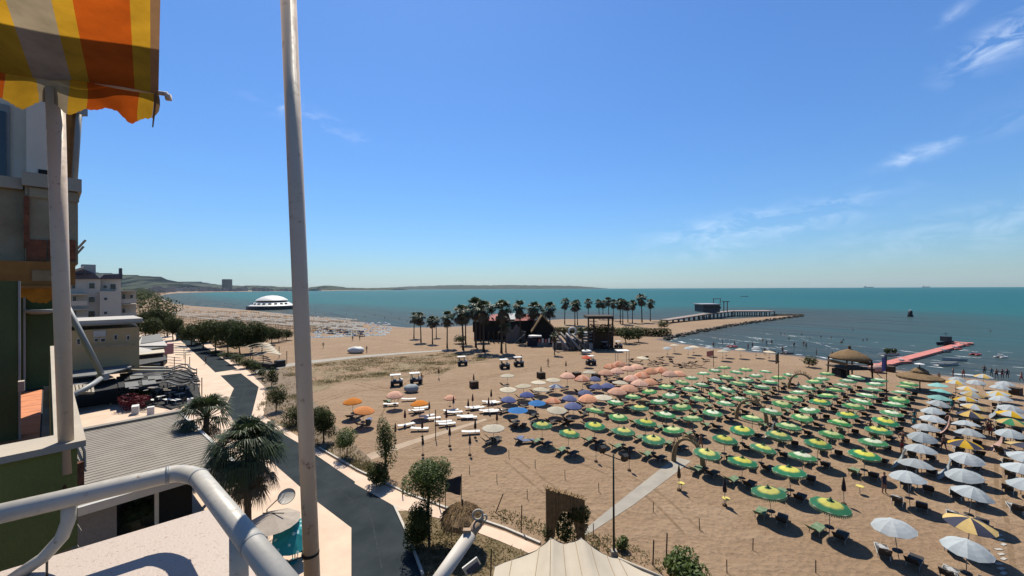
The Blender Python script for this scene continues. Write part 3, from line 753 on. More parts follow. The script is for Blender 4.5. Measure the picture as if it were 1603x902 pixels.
for y in (471, 494.5): hb_(104, y, 137, y + 8, 117.7, .25, 'balcony_parapet', mhotel)
def win(x0, y0, x1, y1, u0, par=ho):
    w = ubox(x0, y0, x1, y1, u0 - .06, .1, 'window', mwpaint, par)
    A, B = PU(x0 + .9, y1 - .9, u0), PU(x1 - .9, y0 + .9, u0)
    c = UD * (u0 - .07) + ND * ((A.dot(ND) + B.dot(ND)) / 2)
    k = MB().box((c.x, c.y, (A.z + B.z) / 2), (.1, abs(B.dot(ND) - A.dot(ND)), abs(B.z - A.z)), UD, ND).build('pane', mglass, w)
for r in [(112, 444, 118.6, 453), (138.5, 442.6, 149, 452.7), (138, 464, 149, 474.5), (137.5, 486, 149, 502), (113, 463, 120, 472), (113, 486, 120, 495)]: win(*r, 120)
for r in [(162, 465, 168.5, 471), (162, 487, 168.5, 493), (162, 509, 168.5, 515)]: win(*r, 118.5)
for r in [(161, 446, 168, 452), (172, 444, 182, 454)]: win(*r, 121.5)
for r in [(191, 460, 197, 473), (191, 482, 197, 495), (203, 461, 209, 468)]: win(*r, 122.5)
# roofs
def uroof(prof, u0, th, nm, mt, par, drop=0):   # polygon (px,py) on plane u0 extruded back
    vs = [PU(x, y, u0) for x, y in prof]; n = len(vs)
    vs2 = [v + UD * th for v in vs]
    return kid(MB().add(vs + vs2, [tuple(range(n)), tuple(range(2 * n - 1, n - 1, -1))] + [(i, n + i, n + (i + 1) % n, (i + 1) % n) for i in range(n)]), nm, mt, par)
uroof([(60, 437), (158, 437), (146, 427), (130, 421), (60, 421)], 119.6, 16, 'roof', mhroof, ho)
uroof([(155, 436.8), (191, 437), (186, 430), (163, 430)], 121, 12, 'roof', mhroof, ho)
hb_(128, 414.5, 150, 430, 126, 4, 'stair_tower', mhotel)
hb_(187, 420, 191.5, 437, 121.3, 1.5, 'chimney', mhroof)
for (a, b2) in ((116, 132), (134, 143)):
    kid(MB().add([PU(a, 430, 119), PU(b2, 430, 119), PU(b2 - 2, 425.5, 121), PU(a + 2, 425.5, 121)], [(0, 1, 2, 3)]), 'solar_panel', mglass, ho)
kid(MB().tube([PU(116, 424, 119), PU(132, 419, 119)], .25, 8), 'water_tank', mroofw, ho)
# ochre two-storey house
ye = thing('ochre_house', 'low ochre house with a flat white roof before the hotel', 'building', UN(90, 6))
ubox(60, 512, 218, 600, 88, 10, 'wall', myell, ye)
ubox(60, 505.5, 226, 512.5, 87.3, 11.5, 'roof_edge', M('ochre_trim', (.36, .25, .13), .8, .1, 1), ye)
ubox(60, 504.6, 224, 505.6, 87.5, 11, 'roof', mroofw, ye)
for (a, b2, y) in ((124, 137, 503.9), (147, 196, 503.7)): ubox(a, y, b2, y + .9, 89, 6, 'skylight', mwpaint, ye)
for r in [(147, 529, 154, 536), (157, 529, 165, 536), (178, 524, 184, 533), (198, 525, 203, 533), (120, 530, 126, 540)]: win(*r, 88, ye)
ubox(146, 517, 166, 528, 87.8, .25, 'shutter', mfascia, ye)
ubox(143, 538, 212, 546, 86.9, .3, 'balcony_parapet', mgrime, ye)
# corrugated-roof restaurant
re_ = thing('restaurant_pavilion', 'single-storey pavilion with a grey corrugated roof below the balcony', 'building', UN(40, 3))
ua, ub, na, nb_ = 33.6, 51.0, -6.0, 8.5
ns = 64; du_ = (ub - ua) / ns
sh = None
for i in range(ns):
    zz = 4.0 + (.028 if i % 2 else 0)
    c = UN(ua + (i + .5) * du_, (na + nb_) / 2, zz)
    if sh is None or True:
        o = kid(MB().box(c, (du_ - .012, nb_ - na, .06), UD, ND), 'roof_sheet', mcorr, re_)
kid(MB().box(UN((ua + ub) / 2, nb_ + .12, 3.92), (ub - ua + .3, .22, .42), UD, ND), 'gutter', mfascia, re_)
kid(MB().box(UN(ua - .13, (na + nb_) / 2, 3.82), (.24, nb_ - na, .5), UD, ND), 'fascia', mfascia, re_)
kid(MB().box(UN(ub + .35, (na + nb_) / 2, 4.1), (.7, nb_ - na + .4, .35), UD, ND), 'ridge_cap', mcorr, re_)
kid(MB().box(UN((ua + ub) / 2 + .7, (na + nb_) / 2 - .8, 1.9), (ub - ua - 2.2, nb_ - na - 2.2, 3.75), UD, ND), 'wall', mdark, re_)  # near-black block stands in for the shade of the deep interior
kid(MB().box(UN(ua + .55, 1.6, 1.9), (.12, 2.2, 3.7), UD, ND), 'wall_panel', M('panel_grey', (.20, .19, .19), .8, .1), re_)
for n_ in (-2.0, 4.5, 8.1): kid(MB().box(UN(ua + .3, n_, 1.9), (.2, .2, 3.75), UD, ND), 'pillar', mfascia, re_)
for u_ in (38, 42.5, 47, 50.7): kid(MB().box(UN(u_, 8.3, 1.9), (.2, .2, 3.75), UD, ND), 'pillar', mfascia, re_)
# terrace bars farther along
def roofpx(pxs, z, th, nm, mt, par): return kid(MB().prism([gp(x, y, z) for x, y in pxs], z - th, z), nm, mt, par)
def post(px, py, h, r, nm, mt, par, z=0): g = G(px, py, z); return kid(MB().tube([g, g + Vector((0, 0, h))], r, 6), nm, mt, par)
tb = thing('terrace_bar', 'dark terrace bar under a flat charcoal canopy beside the promenade', 'building', G(170, 640))
roofpx([(96, 572), (188, 557.5), (206, 574), (170, 585), (96, 592)], 4.5, .18, 'canopy', mgreyc, tb)
roofpx([(96, 590), (165, 584.5), (178, 590), (120, 603), (96, 604)], 3.6, .12, 'canopy', mgreyc, tb)
roofpx([(188, 566), (258, 556), (262, 563), (208, 573)], 4.2, .2, 'canopy', mdgrey, tb)
for a, b2 in (((204, 570), (250, 570.5)), ((201.5, 575), (258, 576)), ((204, 580), (268, 580))):
    kid(MB().tube([G(*a, 3.7), G((a[0] + b2[0]) / 2, (a[1] + b2[1]) / 2 + .3, 3.75), G(*b2, 3.6)], .22, 8), 'canopy_roll', mcream, tb, True)
kid(MB().tube([G(204, 570, 3.7), G(200.5, 575, 3.65), G(204, 580, 3.7)], .2, 8), 'canopy_roll', mcream, tb, True)
body = [gp(x, y, 0) for x, y in [(60, 645), (150, 632), (205, 630), (262, 640), (312, 628), (305, 603), (285, 585), (225, 590), (100, 600)]]
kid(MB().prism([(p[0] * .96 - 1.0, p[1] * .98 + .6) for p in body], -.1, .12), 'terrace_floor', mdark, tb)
for i in range(7):
    t0 = i / 6; y0 = 574 + 27 * t0
    P = [G(254 + 52 * k / 8 + 6 * t0, y0 + 3 * math.sin(k * .9 + i * .8) - 1.2 * k / 8 + (4 if k > 6 else 0), 3.0) for k in range(9)]
    kid(MB().tube(P, .13, 6), 'pergola_batten', mdgrey if i % 3 else mgreyc, tb, True)
for px, py in ((206, 611), (235, 618), (262, 612), (285, 606), (304, 612), (316, 622)): post(px, py, 3.0, .06, 'pillar', mblack, tb)
rt = random.Random(77)
roofpx([(182, 590), (258, 581), (266, 597), (186, 606)], 2.62, .08, 'canopy', mdgrey, tb)
roofpx([(258, 583), (298, 578), (314, 597), (268, 604)], 2.55, .08, 'canopy', mdark, tb)
roofpx([(96, 604), (180, 592), (186, 607), (96, 622)], 2.6, .08, 'canopy', mdark, tb)
for px, py in ((184, 634), (262, 626), (268, 632), (312, 626), (296, 606)): post(px, py, 2.5, .05, 'pillar', mblack, tb)
for i in range(13):
    x0 = 186 + 9 * (i % 7) + rt.uniform(-2, 2); y0 = 586 + 11 * (i // 7) + rt.uniform(-3, 3)
    roofpx([(x0, y0), (x0 + 20, y0 - 2), (x0 + 23, y0 + 5), (x0 + 1, y0 + 8)], 2.7 + .15 * (i % 3), .06, 'shade_panel', (mdgrey, mdark, mgreyc)[i % 3], tb)
for i in range(12):
    x0 = 196 + rt.uniform(0, 80); y0 = rt.uniform(590, 612)
    kid(MB().bar(G(x0, y0, 2.95), G(x0 + rt.uniform(6, 15), y0 - rt.uniform(-.5, 1.5), 2.95), .14, .06), 'rafter', (mcream, mfascia)[i % 2], tb)
kid(MB().bar(UN(62, 2, 1.5), UN(86, 1, 1.5), .3, 3.0), 'back_wall', mdark, tb)
tb2 = thing('terrace_bar', 'pale low terrace roof with a small dome tent before the ochre house', 'building', G(200, 600))
roofpx([(96, 563), (140, 557), (256, 544.5), (258, 551.5), (142, 563), (96, 570)], 5.0, .15, 'roof', mcream, tb2)
roofpx([(96, 556), (215, 543), (236, 537), (258, 536), (258, 543.8), (138, 556.5), (96, 562)], 5.3, .15, 'roof', mgreyc, tb2)
roofpx([(214, 541.5), (222, 527), (250, 523), (262, 541)], 5.6, .2, 'roof', mroofw, tb2)
roofpx([(223, 526.5), (250, 522.6), (256, 533), (220, 538)], 5.72, .1, 'roof', mgreyc, tb2)
c = G(206, 552, 5.0)
kid(MB().lathe([(3.0, 0), (2.6, .25), (1.4, .75), (.2, 1.2), (0, 1.25)], 12, c), 'dome_tent', mroofw, tb2, True)
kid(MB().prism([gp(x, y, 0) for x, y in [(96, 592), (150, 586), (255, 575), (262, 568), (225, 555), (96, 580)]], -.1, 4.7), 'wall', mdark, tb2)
kid(MB().box(G(263, 546, 4.0), (1.6, 1.6, 2.2), UD, ND), 'sign_box', mpink, tb2)
g0 = G(263, 551, 3.0); kid(MB().box(g0, (1.4, 1.5, .6), UD, ND), 'flower_box', M('magenta_flowers', (.30, .03, .10), .9, .4, 8), tb2)
for px, py in ((116, 560), (127, 556), (127, 548)): post(px, py + 20, 4.4, .06, 'pillar', mwpaint, tb2)
sp = thing('slatted_pergola', 'cream slatted pergola at the far end of the terrace bars', 'pergola', G(285, 575))
for i in range(6):
    kid(MB().bar(G(268 + i * 1.5, 537 + i * 3.6, 3.2), G(289 + i * 1.6, 538.5 + i * 3.4, 3.2), .45, .12), 'slat', mcream, sp)
for px, py in ((273, 583), (290, 575), (297, 583), (288, 562)): post(px, py, 3.1, .06, 'post', mblack, sp)
for i, (px, y0, y1) in enumerate(((295, 590, 569), (308, 602, 576))):
    g = G(px, y0); h = CAMZ - (y1 - 453.5) * g.y / F
    o = MB().tube([(0, 0, 0), (0, 0, h)], .06, 8).build('bollard_post', mblack, None, True, g)
    tag(o, ('thin dark post on the pavement nearer the far lane', 'thin dark post on the pavement beside the wavy pergola')[i], 'post')
# café furniture and clutter on the terrace
mbm = MB(); mbm.box((0, 0, .74), (1.1, .8, .04)).box((0, 0, .37), (.08, .08, .72)).box((0, 0, .02), (.5, .5, .04))
me_t = mbm.mesh('cafe_table', mwpaint)
for i, (px, py) in enumerate([(198, 624), (219, 621), (246, 618), (229, 627), (252, 628), (266, 622), (240, 634), (262, 633), (281, 624), (290, 615), (275, 634), (209, 631)]):
    place([('cafe_table', me_t)], 'cafe_table', f'white café table on the dark terrace, {ORD[i + 1]} from the left', 'table', G(px, py, 2.42) if py < 600 else G(px, py, .03), random.uniform(0, 3), 'tables of the terrace bar')
mbp = MB().lathe([(.22, 0), (.35, .5), (.4, .55), (.3, .5)], 10)
bx_ = MB().box((0, 0, .55), (.7, .7, 1.1))
for i, (px, py, l) in enumerate([(236, 650, 'white square planter block near the corrugated roof'), (212, 648, 'long white planter block beside the pink terrace'), (298, 636, 'white cube planter at the promenade edge')]):
    o = link('planter', bx_.mesh('planter', mwpaint)); o.location = G(px, py); tag(o, l, 'planter'); o.scale = (1, 1.8 if i == 1 else 1, 1)
    o.rotation_euler = (0, 0, R(40))
# striped-roof pergola on the beach side
pg = thing('beach_pergola', 'cream striped arched pergola on the beach side of the lane', 'pergola', G(420, 572))
for i in range(6):
    P = [G(384 + i * 3.2 + 40 * k / 6, 543 + i * 3.0 - 5 * math.sin(math.pi * k / 6 * .9) - (1.5 * k / 6), 2.9) for k in range(7)]
    vs = []; 
    for p in P: vs += [p + Vector((0, -.42, 0)), p + Vector((0, .42, .02)), p + Vector((0, .42, -.06)), p + Vector((0, -.42, -.08))]
    fs = []
    for k in range(6):
        for e in range(4): fs.append((4 * k + e, 4 * k + (e + 1) % 4, 4 * k + 4 + (e + 1) % 4, 4 * k + 4 + e))
    kid(MB().add(vs, fs), 'slat', mcream, pg)
for px, py in ((396, 574), (449, 570), (437, 561), (392, 562), (412, 577)): post(px, py, 2.9, .07, 'post', mblack, pg)
kid(MB().bar(G(390, 570, .6), G(428, 574, .6), 1.0, 1.1), 'counter', mdark, pg)
kid(MB().bar(G(430, 570, .7), G(446, 568, .7), 1.2, 1.3), 'counter', mblack, pg)
# parasols and dish on the terrace right below
def canopy(Rr, h, n, sag=.0, val=.0, alt=False, rings=(.06, .45, .8, 1.0), flat=1.0, frs=0):
    mb = MB(); vs = [(0, 0, h)]; seg = n * 2
    for r in rings:
        for j in range(seg):
            a = math.pi * 2 * j / seg; mid = j % 2
            rr = Rr * r * (1 - .035 * mid * r)
            z = h * (1 - r ** flat) - sag * mid * r * (1 - .3 * r)
            vs.append((rr * math.cos(a), rr * math.sin(a), z))
    if val:
        for j in range(seg):
            a = math.pi * 2 * j / seg; mid = j % 2
            rr = Rr * (1.0 - .02 * mid)
            vs.append((rr * math.cos(a), rr * math.sin(a), -val * (1.15 if mid else .75)))
    K = len(rings) + (1 if val else 0)
    for j in range(seg):
        mb.mi = (j // 2) % 2 if alt else 0
        mb.add([], [])
        mb.f.append((0, 1 + j, 1 + (j + 1) % seg)); mb.m.append(mb.mi)
        for k in range(K - 1):
            b0 = 1 + k * seg; b1 = b0 + seg
            mb.f.append((b0 + j, b1 + j, b1 + (j + 1) % seg, b0 + (j + 1) % seg)); mb.m.append(mb.mi)
    mb.v += vs
    return mb
gp_ = G(428, 815, 2.45); gp_.z = .03
tp = thing('terrace_parasol', 'faded grey parasol on the terrace just beyond the handrail', 'parasol', gp_)
z_ = 2.35
o = canopy(1.5, .5, 8, .05).build('canopy', M('grey_cloth', (.50, .43, .36), .9, .1, 3, trans=.2), tp); o.location = (0, 0, z_)
MB().tube([(0, 0, 0), (0, 0, z_ + .55)], .03, 8).build('pole', mblack, tp)
MB().box((0, 0, z_ + .52), (1.3, .05, .04)).build('top_bar', mblack, tp)
MB().lathe([(.35, 0), (.35, .06), (.06, .1), (.05, .3)], 12).build('base', mblack, tp)
gq = G(458, 880, .03)
tp = thing('terrace_parasol', 'tilted turquoise parasol with pale dots beside the grey one', 'parasol', gq)
mtq = M('turquoise_cloth', (.015, .30, .34), .8, .1, 3, trans=.2); N, L, b = nodes(mtq)
vd = N.new('ShaderNodeTexVoronoi'); vd.inputs['Scale'].default_value = 2.6; L.new(N['Texture Coordinate'].outputs['Object'], vd.inputs['Vector'])
sr_ = b.inputs['Base Color'].links[0].from_socket
L.new(mixc(N, L, mrange(N, L, vd.outputs['Distance'], .26, .22, 0, .7), sr_, (.45, .62, .62)), b.inputs['Base Color'])
o = canopy(1.15, .5, 8, .05).build('canopy', mtq, tp); o.location = (.0, .1, 1.5); o.rotation_euler = (R(26), R(14), 0)
MB().tube([(0, 0, 0), (0, 0, 1.0), (0, .12, 1.55)], .025, 8).build('pole', mwpaint, tp)
MB().lathe([(0, .12), (.2, .1), (.27, .02), (.27, 0)], 14).build('base', mtq, tp, True)
gd = G(418, 850, .03)
dz = thing('satellite_dish', 'round grey satellite dish on a short mast above the parasols', 'satellite dish', gd)
pc_ = PY(449, 778, gd.y + .6); loc = pc_ - gd
nrm = Vector((.15, -.6, .78)).normalized(); a1 = nrm.cross(Vector((0, 0, 1))).normalized(); a2 = nrm.cross(a1)
mb = MB(); vs = []; n = 24
for k, r in enumerate((0, .18, .36, .5)):
    for j in range(n): vs.append(loc + a1 * (r * math.cos(j * 2 * math.pi / n)) + a2 * (r * math.sin(j * 2 * math.pi / n)) + nrm * (r * r * .35))
mb.add(vs, [(k * n + j, k * n + (j + 1) % n, (k + 1) * n + (j + 1) % n, (k + 1) * n + j) for k in range(3) for j in range(n)]).build('dish', M('dish_grey', (.62, .57, .50), .5, .06), dz, True)
MB().tube([loc + nrm * .1 + a1 * (.51 * math.cos(j * 2 * math.pi / 32)) + a2 * (.51 * math.sin(j * 2 * math.pi / 32)) for j in range(33)], .018, 6, False).build('rim', mblack, dz, True)
MB().tube([loc - nrm * .02, loc + Vector((-.6, -.1, -.15)), Vector((0, 0, loc.z - .5)), (0, 0, 0)], .035, 8).build('mast', mblack, dz)
# outdoor chairs by the parasols
mbm = MB(); mbm.box((0, 0, .45), (.5, .5, .05)).box((0, -.24, .75), (.5, .05, .55))
for sx in (-1, 1):
    for sy in (-1, 1): mbm.box((sx * .22, sy * .22, .22), (.04, .04, .44))
me_c = mbm.mesh('cafe_chair', mblack)
for i, (px, py, l) in enumerate([(432, 893, 'black café chair under the grey parasol'), (470, 872, 'black café chair behind the turquoise parasol'), (405, 882, 'black café chair left of the grey parasol')]):
    place([('cafe_chair', me_c)], 'cafe_chair', l, 'chair', G(px, py, .03), random.uniform(0, 6))

CH = sorted((rt.uniform(190, 300), rt.uniform(612, 640)) for _ in range(22))
for i, (px, py) in enumerate(CH):
    place([('cafe_chair', me_c)], 'cafe_chair', f'black café chair on the dark bar terrace, {ORD[i + 1]} from the left', 'chair', G(px, py, .13), rt.uniform(0, 6), 'black chairs of the terrace bar')
# ================================================================ vegetation
mleaf = M('leaf_green', (.05, .085, .012), .6, .3, 1.5, col2=(.125, .17, .03), trans=.3)
mpine = M('pine_green', (.035, .052, .012), .75, .3, .6, col2=(.075, .095, .022), trans=.2, spec=.15)
mpalm = M('palm_green', (.030, .050, .018), .55, .3, 1.2, col2=(.065, .095, .03), trans=.2)
mdead = M('dead_frond', (.095, .07, .04), .9, .3, 2, col2=(.15, .11, .065))
mbark = M('bark', (.085, .062, .043), .95, .3, 4, bump=.6)
mred = M('red_leaf', (.16, .012, .02), .7, .4, 3, trans=.2)
mbright = M('shrub_bright', (.06, .10, .015), .6, .3, 1.5, col2=(.13, .18, .035), trans=.3)
def leaves(clumps, n, size, rng, shell=.45):
    vs = []; fs = []
    tot = sum(c[1] * c[2] * c[3] for c in clumps) ** .9999
    ws = [c[1] * c[2] * c[3] for c in clumps]
    for c, w in zip(clumps, ws):
        k = int(n * w / sum(ws))
        for _ in range(k):
            while True:
                p = Vector((rng.uniform(-1, 1), rng.uniform(-1, 1), rng.uniform(-1, 1)))
                if p.length <= 1: break
            p = p.normalized() * (p.length ** shell) if p.length > 0 else p
            q = Vector((c[0][0] + p.x * c[1], c[0][1] + p.y * c[2], c[0][2] + p.z * c[3]))
            nrm = (p + Vector((rng.gauss(0, .6), rng.gauss(0, .6), rng.gauss(.4, .6)))).normalized()
            a = nrm.orthogonal().normalized(); a.rotate(Matrix.Rotation(rng.uniform(0, 6.28), 3, nrm)); bq = nrm.cross(a)
            s = size * rng.uniform(.6, 1.4); b0 = len(vs)
            vs += [q + a * s, q + bq * (s * .45), q - a * s, q - bq * (s * .45)]
            fs.append((b0, b0 + 1, b0 + 2, b0 + 3))
    return vs, fs
def limbs(mb, base, top, r, clumps, rng):
    base, top = Vector(base), Vector(top)
    mid = base.lerp(top, .5) + Vector((rng.uniform(-.1, .1), rng.uniform(-.1, .1), 0)) * (top - base).length * .5
    mb.tube([base, mid, top], [r, r * .75, r * .5], 8)
    for c in clumps:
        s = base.lerp(top, rng.uniform(.55, .95)); e = Vector(c[0])
        mb.tube([s, s.lerp(e, .5) + Vector((0, 0, .1)), e], [r * .45, r * .3, r * .12], 6)
TREEMESH = {}
def tree_meshes(key, h, w, cb, n, size, mat, seed, ncl=9, trunk=True, nodes_shape='round'):
    """crown occupying cb..1 of height"""
    if key in TREEMESH: return TREEMESH[key]
    rng = random.Random(seed); cl = []
    c0 = h * (cb + 1) / 2; hr = h * (1 - cb) / 2
    for i in range(ncl):
        a = rng.uniform(0, 6.28); t = rng.uniform(-.75, .8)
        k = math.sqrt(max(.1, 1 - t * t)) if nodes_shape == 'round' else 1.0
        rr = rng.uniform(.25, .62) * w / 2 * k
        s = rng.uniform(.42, .62)
        cl.append(((rr * math.cos(a), rr * math.sin(a), c0 + t * hr * .72), w / 2 * s, w / 2 * s, hr * s * .75))
    cl.append(((0, 0, c0), w * .3, w * .3, hr * .6))
    mbc = MB().add(*leaves(cl, n, size, rng))
    mbt = MB(); limbs(mbt, (0, 0, -.1), (0, 0, c0), max(.05, h * .02), cl, rng)
    TREEMESH[key] = [('trunk', mbt.mesh('trunk', mbark, True)), ('crown', mbc.mesh('crown', mat))]
    return TREEMESH[key]
def tree(key, name, label, px, py, ytop, wpx, cb, n, size, mat, seed, cat='tree', group=None, ncl=9, rz=None, shape='round'):
    g = G(px, py); h = CAMZ - (ytop - 452.5) * g.y / F; w = wpx * g.y / F
    ref = tree_meshes(key, 5.0, 5.0 * w / h if key.startswith('own') else 4.0, cb, n, size * 5.0 / max(h, .1) if key.startswith('own') else size, mat, seed, ncl, nodes_shape=shape)
    s = h / 5.0; sw = s if key.startswith('own') else w / 4.0
    return place(ref, name, label, cat, g, random.uniform(0, 6.28) if rz is None else rz, group, (sw, sw, s))
# near trees
tree('own1', 'broadleaf_tree', 'leafy green tree beside the lane and the dark banner', 672, 842, 714, 84, .42, 9000, .072, mleaf, 11, ncl=14)
tree('own2', 'slender_tree', 'tall slender sparse tree at the edge of the sand', 604, 748, 643, 34, .12, 4200, .07, mleaf, 12, ncl=14, shape='col')
tree('own3', 'broadleaf_tree', 'small round feathery tree beside the pavement edge', 543, 716, 667, 40, .22, 3200, .075, mleaf, 13, ncl=9)
tree('own4', 'dense_tree', 'dense dark bushy tree just right of the tall pole', 507, 694, 626, 42, .03, 7000, .08, mpine, 14, ncl=14, shape='col')
tree('own5', 'broadleaf_tree', 'dark shady bush under the leafy tree by the kerb', 652, 862, 790, 62, .05, 5500, .075, mpine, 15, ncl=12, cat='bush')
tree('own6', 'shrub', 'bright green yucca-like shrub at the bottom edge of the beach', 1076, 925, 866, 74, .0, 2800, .12, mbright, 16, ncl=12, cat='shrub')
tree('own7', 'shrub', 'dark leafy shrub at the foot of the slender tree', 590, 762, 722, 46, .0, 1800, .10, mpine, 17, ncl=9, cat='shrub')
tree('own8', 'shrub', 'tall green shrub left of the pole beside the scrub', 432, 645, 596, 32, .0, 2000, .10, mpine, 18, ncl=10, cat='shrub', shape='col')
tree('own9', 'shrub', 'round dark shrub between the pavement and dune grass', 425, 606, 572, 24, .0, 1400, .12, mpine, 19, ncl=8, cat='shrub')
tree('own10', 'shrub', 'low dark shrub hiding a row of fence stakes', 462, 668, 632, 40, .0, 1800, .10, mpine, 20, ncl=9, cat='shrub')
tree('own11', 'shrub', 'small green weed clump by the green lamp post', 973, 862, 838, 22, .0, 500, .08, mleaf, 21, ncl=5, cat='shrub')
tree('own12', 'shrub', 'red-leaved bush on the terrace by the white planters', 213, 640, 612, 44, .0, 1500, .14, mred, 22, ncl=8, cat='shrub')
tree('own13', 'shrub', 'green bush above the red-leaved one on the terrace', 222, 628, 604, 36, .0, 1200, .14, mpine, 23, ncl=8, cat='shrub')
# pines lining the lane
PIN = [(228, 528, 478, 30), (247, 531, 473, 32), (262, 527, 480, 26), (240, 536, 492, 34), (271, 533, 489, 28), (300, 541, 500, 34), (318, 546, 497, 36), (338, 550, 496, 38), (357, 553, 495, 36), (376, 556, 498, 34), (394, 553, 500, 34), (410, 551, 501, 30),
       (330, 536, 495, 30), (366, 540, 494, 34), (400, 538, 499, 30), (425, 540, 508, 26), (436, 536, 511, 20), (448, 533, 513, 18)]
for i, (px, py, yt, w) in enumerate(PIN):
    tree('pine%d' % (i % 4), 'pine_tree', f'dark pine among the trees lining the far lane, {ORD[i + 1]} in the row', px, py, yt, w * 1.15, .1, 4600, .125, mpine, 40 + i % 4, group='pines along the lane', ncl=13)
HB = [(352, 562, 548, 20), (371, 570, 552, 22), (386, 577, 556, 22), (400, 585, 562, 18), (336, 556, 545, 16), (410, 592, 574, 14)]
for i, (px, py, yt, w) in enumerate(HB):
    tree('hedge%d' % (i % 2), 'shrub', f'low dark shrub bordering the far lane, {ORD[i + 1]} from its far end', px, py, yt, w * 1.3, .0, 900, .2, mpine, 60 + i % 2, 'shrub', 'shrubs bordering the far lane', ncl=8)
# fan palms
def fan_palm(h, cr, nf, nb, seed, skirt, tr=.17, droop=.5):
    rng = random.Random(seed); tr_mb = MB(); cx_, cy_ = rng.uniform(-.25, .25), rng.uniform(-.25, .25)
    pts = [Vector((cx_ * t * t, cy_ * t * t, h * t)) for t in [i / 5 for i in range(6)]]
    tr_mb.tube(pts, [tr * 1.5, tr * 1.05, tr, tr * .95, tr * .9, tr], 9)
    top = pts[-1]; G_, D_ = MB(), MB()
    def frond(mb, az, el, ln, fr, dr):
        d = Vector((math.cos(az) * math.cos(el), math.sin(az) * math.cos(el), math.sin(el)))
        side = d.cross(Vector((0, 0, 1))).normalized(); upv = side.cross(d)
        tip = top + d * ln
        mb.bar(top, tip, .05, .03)
        for k in range(nb):
            t = (k / (nb - 1) - .5) * 2; a = t * 1.35
            dd = (d * math.cos(a) + side * math.sin(a)).normalized()
            L1 = fr * (1 - .25 * abs(t)) * rng.uniform(.85, 1.1)
            m_ = tip + dd * (L1 * .55) + upv * (.05)
            e_ = tip + dd * L1 + Vector((0, 0, -dr * L1 * rng.uniform(.5, 1.1)))
            wv = (side * math.cos(a) - d * math.sin(a)) * (fr * (1.5 if nb < 12 else .95) / nb)
            b0 = len(mb.v)
            mb.add([tip, m_ - wv * .6, m_ + wv * .6, e_], [(0, 1, 2), (1, 3, 2)])
    for i in range(nf):
        el = rng.uniform(-.35, 1.35); frond(G_, rng.uniform(0, 6.28), el, cr * rng.uniform(.38, .55), cr * .58, droop * (1.2 - el * .5))
    for i in range(skirt):
        frond(D_, rng.uniform(0, 6.28), rng.uniform(-1.5, -.8), cr * rng.uniform(.3, 1.05), cr * .42, .55)
    r = [('trunk', tr_mb.mesh('trunk', mbark, True)), ('crown', G_.mesh('crown', mpalm))]
    if skirt: r.append(('dead_fronds', D_.mesh('dead_fronds', mdead)))
    return r
PV = [fan_palm(9, 2.3, 34, 9, s, 44) for s in (1, 2, 3, 4)]
PALMS = [(648, 530, 491), (659, 536, 490), (677, 538, 495), (683, 529, 497), (700, 545, 491), (725, 548, 479), (729, 539, 482), (745, 544, 472), (757, 551, 475), (752, 535, 480),
         (785, 553, 473), (792, 552, 502), (815, 537, 475), (836, 533, 476), (832, 530, 483), (861, 531, 476), (849, 521, 487), (884, 508, 469), (900, 510, 472), (904, 509, 473), (921, 502, 470), (938, 500, 471), (944, 500, 472), (953, 498, 467),
         (960, 502, 472), (971, 507, 470), (975, 508, 470), (983, 505, 474), (990, 506, 472), (1005, 505, 463), (1018, 503, 471), (910, 552, 516), (868, 556, 522)]
for i, (px, py, yt) in enumerate(PALMS):
    g = G(px, py); h = CAMZ - (yt - 452) * g.y / F; s = h / 10.3
    place(PV[i % 4], 'fan_palm', f'fan palm with a shaggy skirt on the spit, {ORD[min(i + 1, 30)]}{" plus" if i > 29 else ""} counted from the left' if i < 30 else ('short dark fan palm beside the playground' if i == 31 else ('slim fan palm farthest right on the spit' if i == 30 else 'short fan palm left of the grey playground')), 'palm tree', g, random.uniform(0, 6), 'fan palms on the sandy spit', (s * random.uniform(1.0, 1.22), s * random.uniform(1.0, 1.22), s * random.uniform(.97, 1.03)))
# big near palms by the pavilion
near = fan_palm(5.6, 2.6, 88, 22, 9, 40, .2, .75)
g = G(388, 838); h = CAMZ - (662 - 452) * g.y / F
place(near, 'fan_palm', 'large fan palm in front of the corrugated pavilion roof', 'palm tree', g, 1.0, None, h / 7.3)
g = G(322, 735)
n2_ = fan_palm(3.5, 2.0, 44, 18, 10, 8, .18, .6)
place(n2_, 'fan_palm', 'smaller fan palm behind the gutter of the pavilion roof', 'palm tree', g, 2.0, None, 1.35)
g = G(352, 800); place(n2_, 'fan_palm', 'low young palm at the dark corner under the roof edge', 'palm tree', g, 4.0, None, .8)
g = G(215, 850); place(n2_, 'fan_palm', 'dim potted palm in the shade below the ledge', 'palm tree', g, 5.0, None, .55)
